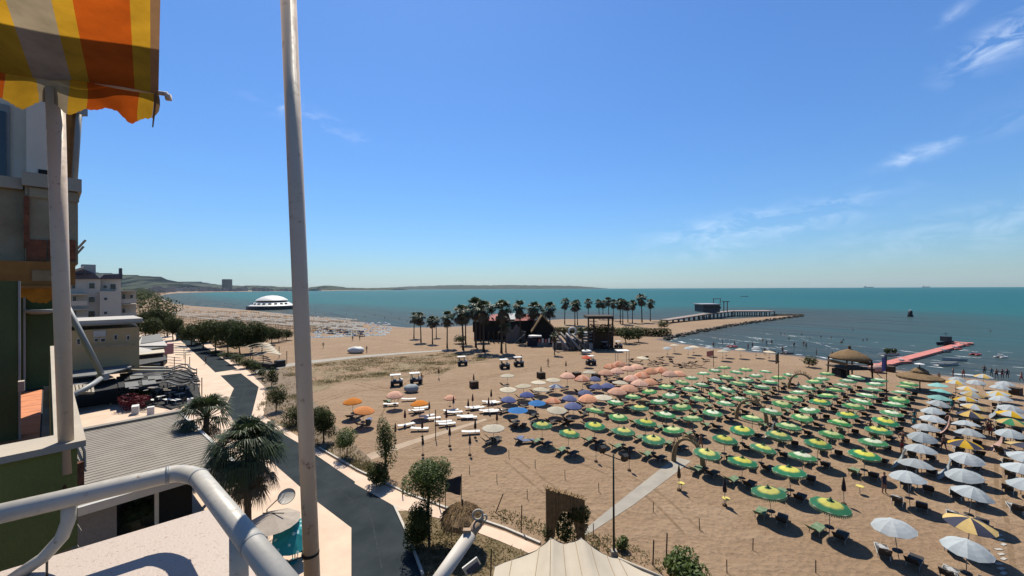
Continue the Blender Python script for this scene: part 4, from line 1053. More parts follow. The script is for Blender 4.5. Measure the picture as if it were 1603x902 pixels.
# dune grass
def in_poly(x, y, P):
    c = False; j = len(P) - 1
    for i in range(len(P)):
        if (P[i][1] > y) != (P[j][1] > y) and x < (P[j][0] - P[i][0]) * (y - P[i][1]) / (P[j][1] - P[i][1]) + P[i][0]: c = not c
        j = i
    return c
mgrass = M('dune_grass', (.22, .18, .08), .9, .3, .4, col2=(.34, .28, .15), trans=.4, spec=0.0)
def tufts(name, label, pxpoly, n, h, seed, mat=mgrass, clump=True):
    P = [gp(*p) for p in pxpoly]; rng = random.Random(seed); xs = [p[0] for p in P]; ys = [p[1] for p in P]
    vs = []; fs = []; k = 0; cen = [(rng.uniform(min(xs), max(xs)), rng.uniform(min(ys), max(ys)), rng.uniform(.5, 2.6)) for _ in range(120)]
    tries = 0
    while k < n and tries < n * 12:
        tries += 1
        c = rng.choice(cen); x = rng.gauss(c[0], c[2]); y = rng.gauss(c[1], c[2] * .7)
        if not in_poly(x, y, P): continue
        k += 1
        for _ in range(3):
            a = rng.uniform(0, 6.28); w = .05; hh = h * rng.uniform(.5, 1.3); b0 = len(vs)
            dx, dy = math.cos(a) * w, math.sin(a) * w; ox, oy = rng.uniform(-.25, .25), rng.uniform(-.25, .25)
            vs += [(x + ox - dx, y + oy - dy, -.01), (x + ox + dx, y + oy + dy, -.01), (x + ox + rng.uniform(-.2, .2), y + oy + rng.uniform(-.2, .2), hh)]
            fs.append((b0, b0 + 1, b0 + 2))
    return tag(MB().add(vs, fs).build(name, mat), label, kind='stuff')
tufts('dune_grass', 'sparse dry dune grass on the sand', [(440, 578), (480, 572), (560, 562), (640, 556), (700, 553), (745, 556), (770, 562), (720, 570), (690, 585), (620, 590), (560, 592), (500, 605), (450, 612)], 5200, .2, 5)
tufts('beach_weeds', 'straggly weeds along the edge of the pavement and sand', [(760, 806), (850, 842), (960, 870), (1060, 905), (1020, 870), (960, 842), (860, 822), (780, 792)], 420, .13, 6, M('weeds', (.20, .17, .075), .9, .3, .6, col2=(.36, .30, .16), trans=.45, spec=0.0))
tufts('lawn_grass', 'short dry grass on the dark lawn strip', [(668, 903), (645, 850), (628, 803), (690, 816), (780, 850), (845, 876), (860, 905)], 900, .10, 8, M('lawn_blades', (.12, .10, .04), .9, .3, .6, col2=(.26, .2, .1), trans=.45, spec=0.0))
tufts('beach_weeds', 'dark weeds between the pavement and the sand by the pole', [(420, 655), (400, 640), (440, 600), (500, 650), (600, 745), (560, 735)], 1500, .3, 9, M('weeds', (.10, .10, .04)))
# boulders along the jetty and breakwater
mrock = M('rock', (.10, .08, .06), .95, .3, 1.5, bump=.5)
mb = MB(); rng = random.Random(4)
edge = [G(x, y) for x, y in [(1040, 531), (1052, 527), (1085, 521), (1120, 514), (1145, 509.5), (1185, 503.5), (1225, 498.5), (1250, 495), (1253, 493)]]
for a_, b_ in zip(edge[:-1], edge[1:]):
    n = int((b_ - a_).length * 2.6)
    for i in range(n):
        p = a_.lerp(b_, rng.random()) + Vector((rng.uniform(-1.0, 1.0), rng.uniform(-2.2, 1.2), rng.uniform(-.25, .45)))
        s = rng.uniform(.25, .6); mb.blob(p, s * rng.uniform(.8, 1.5), s, s * .75, 6, 4, .2, rng)
for i in range(60):
    p = G(rng.uniform(1205, 1252), 493.5).lerp(G(1252, 494), rng.random() * .3) + Vector((0, rng.uniform(-1, 1), .1)); s = rng.uniform(.4, .9); mb.blob(p, s, s, s * .8, 6, 4, .2, rng)
tag(mb.build('jetty_boulders', mrock), 'brown boulders edging the sandy jetty', kind='stuff')

# woods and gardens behind the far left beach
mb = MB(); rngw = random.Random(15); cls = []
for _ in range(70):
    px = rngw.uniform(196, 262); Y = rngw.uniform(260, 1500); x, y = fp(px, Y)
    if signed_dist(np.array([x]), np.array([y]))[0] < 14: continue
    w = rngw.uniform(4, 9) * (1 + Y / 900); cls.append(((x, y, w * .45), w, w, w * .6))
tag(MB().add(*leaves(cls, 32000, .85, rngw, .4)).build('far_woods', mpine), 'dark wooded gardens behind the far left beach', kind='stuff')
# ================================================================ parasols, loungers, chairs
def ringmat(name, inner, ring_, outer, rim, Rr):
    inner, ring_, outer, rim = [tuple(c * ALB * 1.05 for c in q) for q in (inner, ring_, outer, rim)]
    m = M(name, outer, .85, .05, 4, trans=.22); N, L, b = nodes(m)
    ob = N['Texture Coordinate'].outputs['Object']
    sp_ = N.new('ShaderNodeVectorMath'); sp_.operation = 'MULTIPLY'; sp_.inputs[1].default_value = (1 / Rr, 1 / Rr, 0); L.new(ob, sp_.inputs[0])
    ln = N.new('ShaderNodeVectorMath'); ln.operation = 'LENGTH'; L.new(sp_.outputs[0], ln.inputs[0])
    c = ramp(N, L, ln.outputs['Value'], [(.10, inner), (.17, inner), (.23, ring_), (.50, ring_), (.66, outer), (.95, outer), (.975, rim)])
    L.new(c, b.inputs['Base Color'])
    for n in N:
        if n.type == 'BSDF_TRANSLUCENT': L.new(c, n.inputs[0])
    return m
RG = 1.1
mg1 = ringmat('parasol_green_yellow', (.012, .10, .04), (.66, .62, .12), (.010, .17, .075), (.55, .6, .42), RG)
mg2 = ringmat('parasol_green_lime', (.02, .13, .03), (.62, .68, .30), (.02, .21, .055), (.6, .66, .5), RG)
mg3 = ringmat('parasol_green_pale', (.04, .15, .05), (.74, .78, .58), (.035, .23, .075), (.6, .66, .55), RG)
cw = M('parasol_white', (.44, .49, .51), .85, .07, 1.5, trans=.15)
cyel = M('parasol_yellow', (.68, .43, .05), .85, .06, 3, trans=.22)
cnav = M('parasol_navy', (.035, .038, .07), .85, .1, 3, trans=.1)
csal = M('parasol_salmon', (.68, .25, .12), .85, .06, 3, trans=.25)
csal2 = M('parasol_peach', (.80, .40, .24), .85, .06, 3, trans=.25)
cblu = M('parasol_blue', (.07, .10, .28), .85, .08, 3, trans=.2)
cbbl = M('parasol_bright_blue', (.01, .16, .45), .85, .08, 3, trans=.2)
ccre = M('parasol_cream', (.70, .62, .46), .85, .05, 3, trans=.25)
cora = M('parasol_orange', (.72, .24, .03), .85, .06, 3, trans=.25)
cred = M('parasol_red', (.65, .10, .04), .85, .06, 3, trans=.25)
cmin = M('parasol_mint', (.22, .60, .55), .85, .05, 3, trans=.25)
cgrn = M('parasol_plain_green', (.03, .24, .10), .85, .05, 3, trans=.2)
mpolew = M('parasol_pole', (.35, .33, .30), .5, .1)
mshade = M('closed_parasol', (.028, .018, .022), .9, .3, 3)
mmar = M('closed_maroon', (.10, .03, .03), .9, .3, 3)
mbrn = M('closed_brown', (.10, .055, .025), .9, .3, 3)
mtable = M('round_table', (.035, .028, .02), .7, .2)
for m_ in (mg1, mg2, mg3): vary(m_, .2, .1)
for m_ in (cw, cyel, csal, csal2, cblu, ccre, cora, cmin): vary(m_, .25, .25)
ZC = 2.0
pole_me = MB().tube([(0, 0, -.15), (0, 0, 2.42)], .022, 6).mesh('pole', mpolew)
table_me = MB().lathe([(0, .62), (.26, .62), (.26, .58), (0, .58)], 14).mesh('table', mtable)
fin_g = MB().lathe([(.06, 2.36), (.11, 2.42), (.03, 2.52), (0, 2.62)], 8).mesh('finial', M('finial_green', (.012, .10, .045), .8, .1))
def cmesh(mats, R_, h, n, sag, val, alt=False, flat=1.15, rings=(.1, .3, .55, .8, 1.0)):
    mb = canopy(R_, h, n, sag, val, alt, rings, flat)
    mb.v = [(x, y, z) for x, y, z in mb.v]
    return mb.mesh('canopy', mats)
def fringe(n=56):
    mb = MB()
    for j in range(n):
        a = 2 * math.pi * j / n; r = RG * 1.0; w = 2 * math.pi * r / n * .42
        c = Vector((r * math.cos(a), r * math.sin(a), 0)); t_ = Vector((-math.sin(a), math.cos(a), 0))
        mb.add([c - t_ * w + Vector((0, 0, -.06)), c + t_ * w + Vector((0, 0, -.06)), c + t_ * w * .6 + Vector((0, 0, -.2)), c - t_ * w * .6 + Vector((0, 0, -.2))], [(0, 1, 2, 3)])
    return mb.mesh('fringe', M('fringe_green', (.10, .26, .10), .9, .4, 9, col2=(.45, .45, .2)))
fr_me = fringe()
CAN = {
 'g1': cmesh(mg1, RG, .36, 8, .05, .13), 'g2': cmesh(mg2, RG, .36, 8, .05, .13), 'g3': cmesh(mg3, RG, .34, 8, .05, .12),
 'w': cmesh(cw, 1.08, .5, 8, .09, .05, flat=1.75), 'yn': cmesh([cyel, cnav], 1.12, .46, 8, .07, .04, True, flat=1.65), 'yw': cmesh([cyel, cw], 1.12, .46, 8, .07, .04, True, flat=1.65), 'yg': cmesh([cyel, cgrn], 1.12, .46, 8, .07, .04, True, flat=1.65),
 'sal': cmesh(csal2, 1.1, .55, 8, .04, .16, flat=1.9), 'sal2': cmesh([csal, csal2], 1.1, .55, 8, .04, .16, True, flat=1.9), 'blu': cmesh(cblu, 1.05, .5, 8, .03, .14, flat=1.6), 'bbl': cmesh(cbbl, 1.2, .38, 8, .03, 0),
 'cre': cmesh(ccre, 1.2, .36, 10, .03, .08), 'ora': cmesh(cora, 1.2, .48, 8, .03, .1, flat=1.7), 'red': cmesh(cred, 1.1, .5, 8, .03, .1), 'min': cmesh(cmin, 1.15, .42, 8, .05, .05), 'bw': cmesh([cblu, cw], 1.15, .45, 8, .03, .06, True)}
def lounger_parts(fab, frame, back=R(38), near=True):
    mb = MB(); bed = MB(); bk = MB()
    bed.box((0, .35, .32), (.6, 1.25, .035))
    d = Vector((0, -math.cos(back), math.sin(back)))
    bk.box(Vector((0, -.27, .33)) + d * .36, (.6, .72, .035), Vector((1, 0, 0)), -d)
    legs = []
    for sx in (-1, 1):
        for y in (.85, -.15):
            l = MB(); l.bar((sx * .27, y, .31), (sx * .29, y + (.06 if y > 0 else -.06), -.03), .035); legs.append(l)
    fr = MB(); fr.bar((-.3, -.27, .30), (-.3, .98, .30), .035); fr.bar((.3, -.27, .30), (.3, .98, .30), .035)
    if near:
        return [('bed', bed.mesh('bed', fab)), ('backrest', bk.mesh('backrest', fab)), ('frame', fr.mesh('frame', frame))] + [('leg', l.mesh('leg', frame)) for l in legs]
    out = MB(); 
    for q_, mi in ((bed, 0), (bk, 0), (fr, 1)) + tuple((l, 1) for l in legs):
        out.mi = mi; out.add(q_.v, q_.f)
    return [('sun_lounger', out.mesh('sun_lounger', [fab, frame]))]
mfg = M('sling_green', (.05, .13, .06), .85, .2, 3, col2=(.20, .26, .16)); mfd = M('sling_dark', (.030, .030, .032), .85, .2, 3); mfw = M('sling_white', (.72, .70, .66), .7, .05, 3)  # green sling darkened and paired with a dark one to mimic parasol shade
mfb = M('sling_black_white', (.05, .05, .05), .85, .2, 2, col2=(.4, .4, .4), thr=(.55, .62)); mfbr = M('sling_brown', (.09, .05, .03), .85, .2, 3)
mflb = M('sling_blue', (.10, .14, .25), .85, .2, 3)
LNG = {k: (lounger_parts(f, fr_, ang, True), lounger_parts(f, fr_, ang, False)) for k, f, fr_, ang in
       (('g', mfg, mpolew, R(36)), ('d', mfd, mpolew, R(45)), ('b', mfb, mwpaint, R(50)), ('w', mfw, mwpaint, R(6)), ('br', mfbr, mbrn, R(35)), ('bl', mflb, mpolew, R(30)))}
rngP = random.Random(21)
FACE = math.atan2(2.75, 3.25) - math.pi / 2      # loungers look out to sea
NL = [0]
def parasol(x, y, kind, label, group, name='beach_parasol', tilt=0.055, fancy=False, sc=1.0, table=True, tvec=None):
    o = bpy.data.objects.new(name, None); COL.objects.link(o); o.empty_display_size = .2
    tag(o, label, 'parasol', group)
    o.location = (x, y, 0); rz = rngP.uniform(0, 6.28)
    o.rotation_euler = (rngP.gauss(0, tilt), rngP.gauss(0, tilt), rz) if tvec is None else (tvec[0], tvec[1], 0)
    q_ = sc * rngP.uniform(.94, 1.04); o.scale = (q_, q_, sc * rngP.uniform(.93, 1.05))
    c = link('canopy', CAN[kind], o, (0, 0, ZC))
    link('pole', pole_me, o)
    if table: link('table', table_me, o)
    if fancy:
        link('finial', fin_g, o); link('fringe', fr_me, c, (0, 0, 0))
    return o
def lounger(x, y, kind, label, group, rz=None, near=False, sc=1.0):
    NL[0] += 1
    return place(LNG[kind][0 if near else 1], 'sun_lounger', label, 'lounger', (x, y, .0), (FACE if rz is None else rz) + rngP.gauss(0, .12), group, sc)
P0 = Vector((21.7, 30.5, 0)); ga = Vector((-2.40, 2.05, 0)); gb = Vector((3.25, 2.75, 0))
def gridpos(i, j): p = P0 + ga * i + gb * j; return p.x + rngP.gauss(0, .12), p.y + rngP.gauss(0, .12)
au = ga.normalized()
def pair(x, y, kinds, near, lab, grp):
    for s, k, w in ((.66, kinds[0], 'left'), (-.62, kinds[1], 'right')):
        lounger(x + au.x * s - .25 * gb.normalized().x, y + au.y * s - .25 * gb.normalized().y, k, f'{w} lounger beneath {lab}', grp, near=near)
rows = [(-1, 'first'), (0, 'second'), (1, 'third'), (2, 'fourth')]
for i, rn in rows:
    fr0 = 0
    for j in range(-1, 12):
        if (i, j) in ((-1, 0), (-1, 1), (1, -1), (2, -1)): continue
        fr0 += 1; x, y = gridpos(i, j)
        kind = 'g1' if j < 3 else rngP.choice(['g1', 'g2', 'g2', 'g3'] if j < 7 else ['g2', 'g3', 'g3'])
        if (i, j) in ((0, 1),): kind = 'g3'
        parasol(x, y, kind, f'green ringed parasol, {ORD[fr0]} from the front, {rn} row left of the white parasols', 'green ringed parasols', fancy=j < 5)
        pair(x, y, ('g', 'd'), j < 3, f'the green parasol {ORD[fr0]} from front, {rn} row from white ones', 'loungers under the green parasols')
for q, rn in enumerate(['first', 'second', 'third', 'fourth']):
    i = 3.4 + q; fr0 = 0
    for j in range(-1, 11):
        if j == -1 and i < 5: continue
        if j == 0 and i > 6: continue
        fr0 += 1; x, y = gridpos(i, j)
        kind = 'g1' if j < 1 else rngP.choice(['g1', 'g2', 'g2', 'g3'] if j < 5 else ['g2', 'g3', 'g3'])
        parasol(x, y, kind, f'green ringed parasol, {ORD[fr0]} from the front, {rn} row left of the reed arches', 'green ringed parasols', fancy=j < 4)
        pair(x, y, ('g', 'd'), j < 2, f'the green parasol {ORD[fr0]} from front, {rn} row past the arches', 'loungers under the green parasols')
# white and yellow rows at the right
r2 = [(j, 'min' if j > 8 else 'w') for j in (-1, 1, 2, 3, 4, 5, 6, 7, 8, 9, 10, 11)]
for q, (j, k) in enumerate(r2):
    x, y = gridpos(-2, j)
    cn = 'mint green' if k == 'min' else 'white'
    parasol(x, y, k, f'{cn} parasol in the row next to the green ones, {ORD[q + 1]} from the front', 'white parasols beside the green rows', tilt=.08)
    pair(x, y, ('b', 'd'), j < 4, f'the {cn} parasol {ORD[q + 1]} from front, nearest the green rows', 'loungers under the white parasols')
r3 = [(-1, 'w'), (-.2, 'yn'), (1, 'w'), (2, 'w'), (3, 'w'), (4, 'yn'), (5, 'w'), (5.9, 'w'), (7, 'yn'), (8, 'yw'), (9, 'yw'), (10, 'yw'), (11.2, 'yw')]
for q, (j, k) in enumerate(r3):
    x, y = gridpos(-2.87, j); cn = {'w': 'white', 'yn': 'yellow and navy', 'yw': 'yellow and white'}[k]
    parasol(x, y, k, f'{cn} parasol in the middle right row, {ORD[q + 1]} from the front', 'parasols of the middle right row', tilt=.08)
    pair(x, y, ('b', 'd'), j < 3, f'the {cn} parasol {ORD[q + 1]} from front, middle right row', 'loungers under the middle right row')
r4 = [(2, 'w'), (2.95, 'w'), (3.9, 'w'), (4.7, 'yn'), (5.6, 'w'), (6.7, 'yg'), (7.7, 'yw'), (8.6, 'w'), (9.7, 'w'), (10.8, 'yw')]
for q, (j, k) in enumerate(r4):
    x, y = gridpos(-3.8, j); cn = {'w': 'white', 'yn': 'yellow and navy', 'yw': 'yellow and white', 'yg': 'yellow and green'}[k]
    parasol(x, y, k, f'{cn} parasol at the right edge of the picture, {ORD[q + 1]} from the front', 'parasols of the rightmost row', tilt=.08)
    pair(x, y, ('b', 'd'), j < 4, f'the {cn} parasol {ORD[q + 1]} from front, rightmost row', 'loungers under the rightmost row')
def at_canopy(px, py, z=2.15): v = G(px, py, z); return v.x, v.y
def plist(pts, kind, fmt, group, tilt=.03, chairs=('d', 'd'), lab=None, sc=1.0, far=True):
    for q, (px, py) in enumerate(pts):
        x, y = at_canopy(px, py)
        k = kind if isinstance(kind, str) else kind[q % len(kind)]
        parasol(x, y, k, fmt.format(ORD[q + 1]), group, tilt=tilt, sc=sc)
        if chairs and NL[0] < 296:
            lounger(x + au.x * .8, y + au.y * .8, chairs[0], f'dark lounger beside the {lab}, {ORD[q + 1]} of that cluster', f'loungers by the {lab}s')
srt = lambda l: sorted(l)
SAL = srt([(966, 615), (983, 609), (1000, 604), (1018, 599), (989, 595), (1005, 589.5), (1018, 585), (1035, 581), (1049, 589.5), (1062.5, 586), (921, 627), (948, 588), (965, 584), (982, 579.5), (996, 576), (955, 576), (969, 573), (912, 596), (888, 591)])
plist(SAL, ['sal', 'sal2', 'sal'], 'salmon pink scalloped parasol in the pink cluster, {} from the left', 'salmon parasols', lab='salmon parasol', sc=1.16)
BLU = srt([(916, 614), (934, 606), (952, 602), (890, 623), (897, 635), (794.5, 623), (824.4, 616.5), (931, 592)])
plist(BLU, 'blu', 'dull navy blue domed parasol near the cream ones, {} from the left', 'navy blue parasols', lab='navy parasol')
plist([(810.5, 639), (841, 629)], 'bbl', 'bright blue flat parasol in front of the navy ones, {} from the left', 'bright blue parasols', lab='bright blue parasol')
CRE = srt([(794.5, 587), (820.4, 604), (795, 608), (843, 597), (865.6, 594), (846.4, 609), (871, 638.5), (772.5, 666.4), (944, 620), (923, 582), (1005, 559), (971, 597)])
plist(CRE, 'cre', 'cream parasol left of the green rows, {} from the left', 'cream parasols', lab='cream parasol')
plist([(869.6, 603)], 'bw', 'blue and white striped parasol among the cream ones', None, lab='striped parasol', chairs=None)
plist([(865.6, 626.5)], 'sal2', 'orange salmon parasol between blue and cream parasols', None, chairs=None)
plist([(918, 559)], 'red', 'small red parasol near the playground', None, chairs=None)
ORA = [(552, 628), (567, 640), (657, 629)]
plist(ORA, 'ora', 'orange parasol on the open sand behind the trees, {} from the left', 'orange parasols', lab='orange parasol', chairs=('br', 'br'), tilt=.1)
plist([(618, 615)], 'sal', 'pale peach parasol tipped over a lounger near the carts', None, chairs=None, tilt=.12)
plist([(704, 617)], 'sal', 'small peach parasol shading dark chairs left of the cream ones', None, lab='small peach parasol', chairs=('d', 'd'), sc=.8)
SH = [(1045, 544), (1056, 540), (1077, 545), (1086, 542), (1110, 544), (1131.6, 550), (1137, 546), (1183.5, 546), (1204, 549.4), (1160, 547)]
plist(srt(SH), ['w', 'cre'], 'white parasol at the water line left of the thatched hut, {} from left', 'white shoreline parasols', chairs=None)
SR = [(1539.5, 589), (1573, 600), (1564.5, 606), (1497.6, 593.5), (1495.6, 599), (1528.5, 598), (1563.5, 614)]
plist(srt(SR), ['yw', 'w', 'w', 'yw'], 'parasol in the small shoreline group at far right, {} from the left', 'far right shoreline parasols', chairs=None)
# far resort: rows of pale blue-white parasols on the left beach
far_me = {k: [('canopy', CAN[k]), ('pole', pole_me)] for k in ('w', 'bw', 'cre', 'min')}
FR = []
for r_ in range(7):
    for c_ in range(13):
        FR.append((486 + c_ * 9.6 + r_ * 3.5 + rngP.uniform(-1.5, 1.5), 529 - r_ * 3.3 + rngP.uniform(-.5, .5) - c_ * .35))
cnt = {}
for q, (px, py) in enumerate(FR):
    if px > 612 or rngP.random() < .12: continue
    g = G(px, py); r_ = q // 13; cnt[r_] = cnt.get(r_, 0) + 1
    place(far_me[rngP.choice(['w', 'bw', 'w', 'w'])], 'beach_parasol', f'pale blue-grey parasol in the far block, {ORD[r_ + 1]} row, {ORD[cnt[r_]]} from the left', 'parasol', g, rngP.uniform(0, 6), 'parasols of the far beach block', 1.1)
# still farther beach: one mass of tiny parasols
mb = MB(); mb2 = MB(); rngF = random.Random(9)
def tiny(mb_, p, r, h):
    n = 6; b0 = len(mb_.v)
    mb_.add([p + Vector((0, 0, h + .5))] + [p + Vector((r * math.cos(2 * math.pi * j / n), r * math.sin(2 * math.pi * j / n), h)) for j in range(n)], [(0, 1 + j, 1 + (j + 1) % n) for j in range(n)])
    mb_.box(p + Vector((0, 0, h / 2)), (.08, .08, h))
for kx in range(76):
    for ky in range(7):
        px = 268 + kx * 3.9 + ky * 1.3 + rngF.uniform(-.8, .8); lo = 481 + max(0, (px - 268)) * .085; py = lo + 2 + ky * 2.9 + rngF.uniform(-.4, .4)
        if rngF.random() < .12: continue
        g = G(px, py)
        if signed_dist(np.array([g.x]), np.array([g.y]))[0] < 4: continue
        tiny(mb if (ky + kx // 9) % 3 or rngF.random() < .15 else mb2, g, rngF.uniform(1.0, 1.3), 2.0)
tag(mb.build('distant_parasols', M('far_cream', (.27, .245, .21), .9, .3, .05, col2=(.40, .38, .345))), 'mass of tiny pale parasols on the distant beach', kind='stuff')
tag(mb2.build('distant_parasols', M('far_brown', (.09, .075, .05), .9, .3, .05, col2=(.17, .12, .09))), 'scattered dark parasols on the distant beach', kind='stuff')
# closed parasols
def closed(mat, h=2.1, band=None):
    b_ = MB().lathe([(.02, 1.02), (.13, 1.05), (.15, 1.25), (.11, 1.6), (.05, 2.0), (.015, h)], 10)
    p = MB().tube([(0, 0, -.1), (0, 0, 1.1)], .025, 6)
    s = MB().lathe([(.18, 0), (.16, .12), (.03, .2), (.03, .2)], 8)
    r = [('folded_canopy', b_.mesh('folded_canopy', mat, True)), ('pole', p.mesh('pole', mpolew)), ('base', s.mesh('base', mbrn))]
    if band: r.append(('tie_band', MB().lathe([(.135, 1.06), (.15, 1.14), (.14, 1.2)], 10).mesh('tie_band', band)))
    return r
CL = {'n': closed(mshade), 'nb': closed(mshade, 2.1, mwpaint), 'm': closed(mmar), 'b': closed(mbrn)}
CLO = [(619, 690, 'b'), (634, 668, 'm'), (662, 713, 'nb'), (661, 684, 'm'), (672, 652, 'm'), (687, 594, 'm'), (699, 668, 'm'), (704, 699, 'nb'), (710, 644, 'nb'), (733, 648, 'n'), (735.6, 713, 'nb'), (740, 640, 'm'), (744, 686, 'n'), (741.6, 605, 'b'), (765, 648, 'm'),
       (769, 633, 'm'), (778, 672, 'm'), (838, 652, 'b'), (847, 590, 'b'), (886, 582, 'm')]
for q, (px, py, k) in enumerate(sorted(CLO)):
    cn = {'n': 'black', 'nb': 'black banded', 'm': 'maroon', 'b': 'brown'}[k]
    place(CL[k], 'closed_parasol', f'folded {cn} parasol among the white loungers, {ORD[q + 1]} from the left', 'parasol', G(px, py), rngP.uniform(0, 6), 'folded parasols', rngP.uniform(.9, 1.05))
for (px, py, k, l) in [(1134.6, 792, 'n', 'folded black parasol with tray in front of the green rows'), (1063, 768, 'b', 'folded brown parasol with tray beside the concrete path'), (1321, 790, 'n', 'folded black parasol between the two front green parasols and whites'),
                       (933, 723, 'n', 'folded dark parasol left of the floodlight mast'), (985, 737, 'n', 'folded dark parasol right of the floodlight mast')]:
    o = place(CL[k], 'closed_parasol', l, 'parasol', G(px, py), 0, 'folded parasols')
mtray = M('tray_yellow', (.62, .50, .12), .7, .1)
tray_me = [('tray', MB().lathe([(0, .62), (.27, .62), (.27, .57), (0, .57)], 10).mesh('tray', mtray)), ('stem', MB().tube([(0, 0, -.1), (0, 0, .6)], .02, 6).mesh('stem', mpolew))]
for i, (px, py, l) in enumerate([(1342, 772, 'yellow tray table on a stick by the front white parasols'), (1133, 791.6, 'yellow tray table under the front folded black parasol'), (1063.4, 767, 'yellow tray table under the folded brown parasol')]):
    place(tray_me, 'tray_table', l, 'table', G(px, py) + Vector((.12, -.1, 0)), 0, 'yellow tray tables')
# flat white loungers of the left beach
WL = [(636, 669), (657, 675), (668, 655), (677, 658.5), (694, 664), (700, 667.5), (706, 646), (712, 649), (728, 655), (734, 657), (740, 641), (747, 642), (737, 680), (766, 632), (772, 634), (762, 646), (768, 648), (774, 646), (640, 628), (612, 636), (652, 646), (660, 642)]
for q, (px, py) in enumerate(sorted(WL)):
    g = G(px, py); lounger(g.x, g.y, 'w', f'flat white lounger on the left part of the beach, {ORD[q + 1]} from the left', 'white loungers', rz=R(-72) + rngP.uniform(-.15, .15), near=True, sc=1.05)
DL = [(548, 656, 'br'), (562, 653, 'bl'), (577, 662, 'bl'), (564, 668, 'br'), (606, 632, 'g'), (652, 648, 'br'), (770, 691, 'd'), (776, 693, 'd'), (812, 692, 'bl'), (822, 694, 'bl'), (806, 671, 'br'), (819, 671, 'br'), (835, 668, 'd'), (880, 665, 'br'), (888, 664, 'br')]
for q, (px, py, k) in enumerate(sorted(DL)):
    g = G(px, py); lounger(g.x, g.y, k, f'dark or coloured lounger on the open middle sand, {ORD[q + 1]} from the left', 'dark loungers on open sand', rz=rngP.uniform(-1.2, .3), near=True)
# cloth windbreaks hung from parasol rims
def drape(px, py, mat, label, ln=2.0, h=1.95):
    x, y = at_canopy(px, py, 1.0); mb = MB(); vs = []
    nu, nv = 12, 6
    for j in range(nv + 1):
        for i in range(nu + 1):
            s = i / nu - .5; t = j / nv
            p = Vector((x, y, 0)) + gb.normalized() * (s * ln) + au * (.75 * t ** 2 + .06 * math.sin(s * 9 + t * 3))
            vs.append((p.x, p.y, h * (1 - t) * (1 - .22 * abs(s) * 2) + .02))
    mb.add(vs, [(j * (nu + 1) + i, j * (nu + 1) + i + 1, (j + 1) * (nu + 1) + i + 1, (j + 1) * (nu + 1) + i) for j in range(nv) for i in range(nu)])
    tag(mb.build('windbreak_cloth', mat, None, True), label, 'cloth', 'cloth windbreaks')
mpk = M('cloth_pink', (.62, .40, .34), .9, .1, 6, trans=.25)
for a in [(1416, 715, cw, 'white cloth windbreak hung beside the nearer white parasols'), (1488, 732, cw, 'pale blue-white cloth windbreak in the middle right row'), (1487, 664, mpk, 'pink cloth windbreak hung in the middle right row'), (1570, 690, mpk, 'pink cloth windbreak at the right edge'), (1563, 642, cw, 'white cloth windbreak far along the right edge'), (1212, 672, cw, 'small white cloth hung among the green parasols')]:
    drape(*a, **({'ln': 1.3} if a[0] == 1212 else {}))
# ================================================================ structures on the beach and spit
mthatch = M('thatch', (.17, .11, .06), .95, .35, 3, bump=.8, bscale=14, col2=(.27, .185, .105), spec=.05)
mwood = M('dark_wood', (.07, .048, .032), .9, .3, 3, bump=.3)
mreed = M('reed', (.30, .20, .10), .95, .3, 5, bump=.5, col2=(.40, .28, .15))
msail = M('tent_canvas', (.62, .54, .42), .85, .05, 1.2, trans=.12)
mrope = M('rope', (.08, .07, .06), .9)
# cream tent at the bottom edge
tn = thing('canvas_tent', 'cream twin-peaked canvas tent roof at the bottom edge', 'tent', G(870, 905))
A = [G(775, 887, 2.7), G(840, 862, 3.0), G(862, 843, 3.7), G(886, 852, 3.35), G(910, 843, 3.7), G(945, 868, 3.0), G(968, 875, 2.7), G(1030, 905, 2.5)]
nf_ = 10; mb = MB(); vs = []
low = [Vector((-1.6 + 9.5 * i / 7, 13.6 - .25 * i, 2.7 + .25 * math.sin(i * 1.1))) for i in range(8)]
def rs(P, n):
    out = []
    for i in range(len(P) - 1):
        for k in range(n): out.append(P[i].lerp(P[i + 1], k / n))
    return out + [P[-1]]
up_, lo_ = rs(A, 5), rs(low, 5); nn = len(up_)
for j in range(nf_ + 1):
    t = j / nf_
    for i in range(nn):
        p = up_[i].lerp(lo_[i], t); p.z += -.5 * math.sin(math.pi * t) * .6 + .02 * math.sin(i * 1.3 + j)
        vs.append(p)
kid(mb.add(vs, [(j * nn + i, (j + 1) * nn + i, (j + 1) * nn + i + 1, j * nn + i + 1) for j in range(nf_) for i in range(nn - 1)]), 'canvas', msail, tn, True)
for a in (A[2], A[4]): kid(MB().tube([Vector((a.x, a.y, 0)), a], .05, 8), 'mast', mgrey, tn)
for a in (A[0], A[6]): kid(MB().tube([Vector((a.x, a.y, 0)), a], .04, 8), 'corner_post', mgrey, tn)
kid(MB().tube(rs(A, 2), .02, 6), 'edge_rope', mrope, tn)
for i in range(2, nn - 2, 4):
    kid(MB().tube([vs[j * nn + i] + Vector((0, 0, .012)) for j in range(nf_ + 1)], .012, 5), 'seam', mreed, tn)
kid(MB().tube([A[6], G(1062, 915, 1.5)], .09, 8), 'side_roll', msail, tn, True)
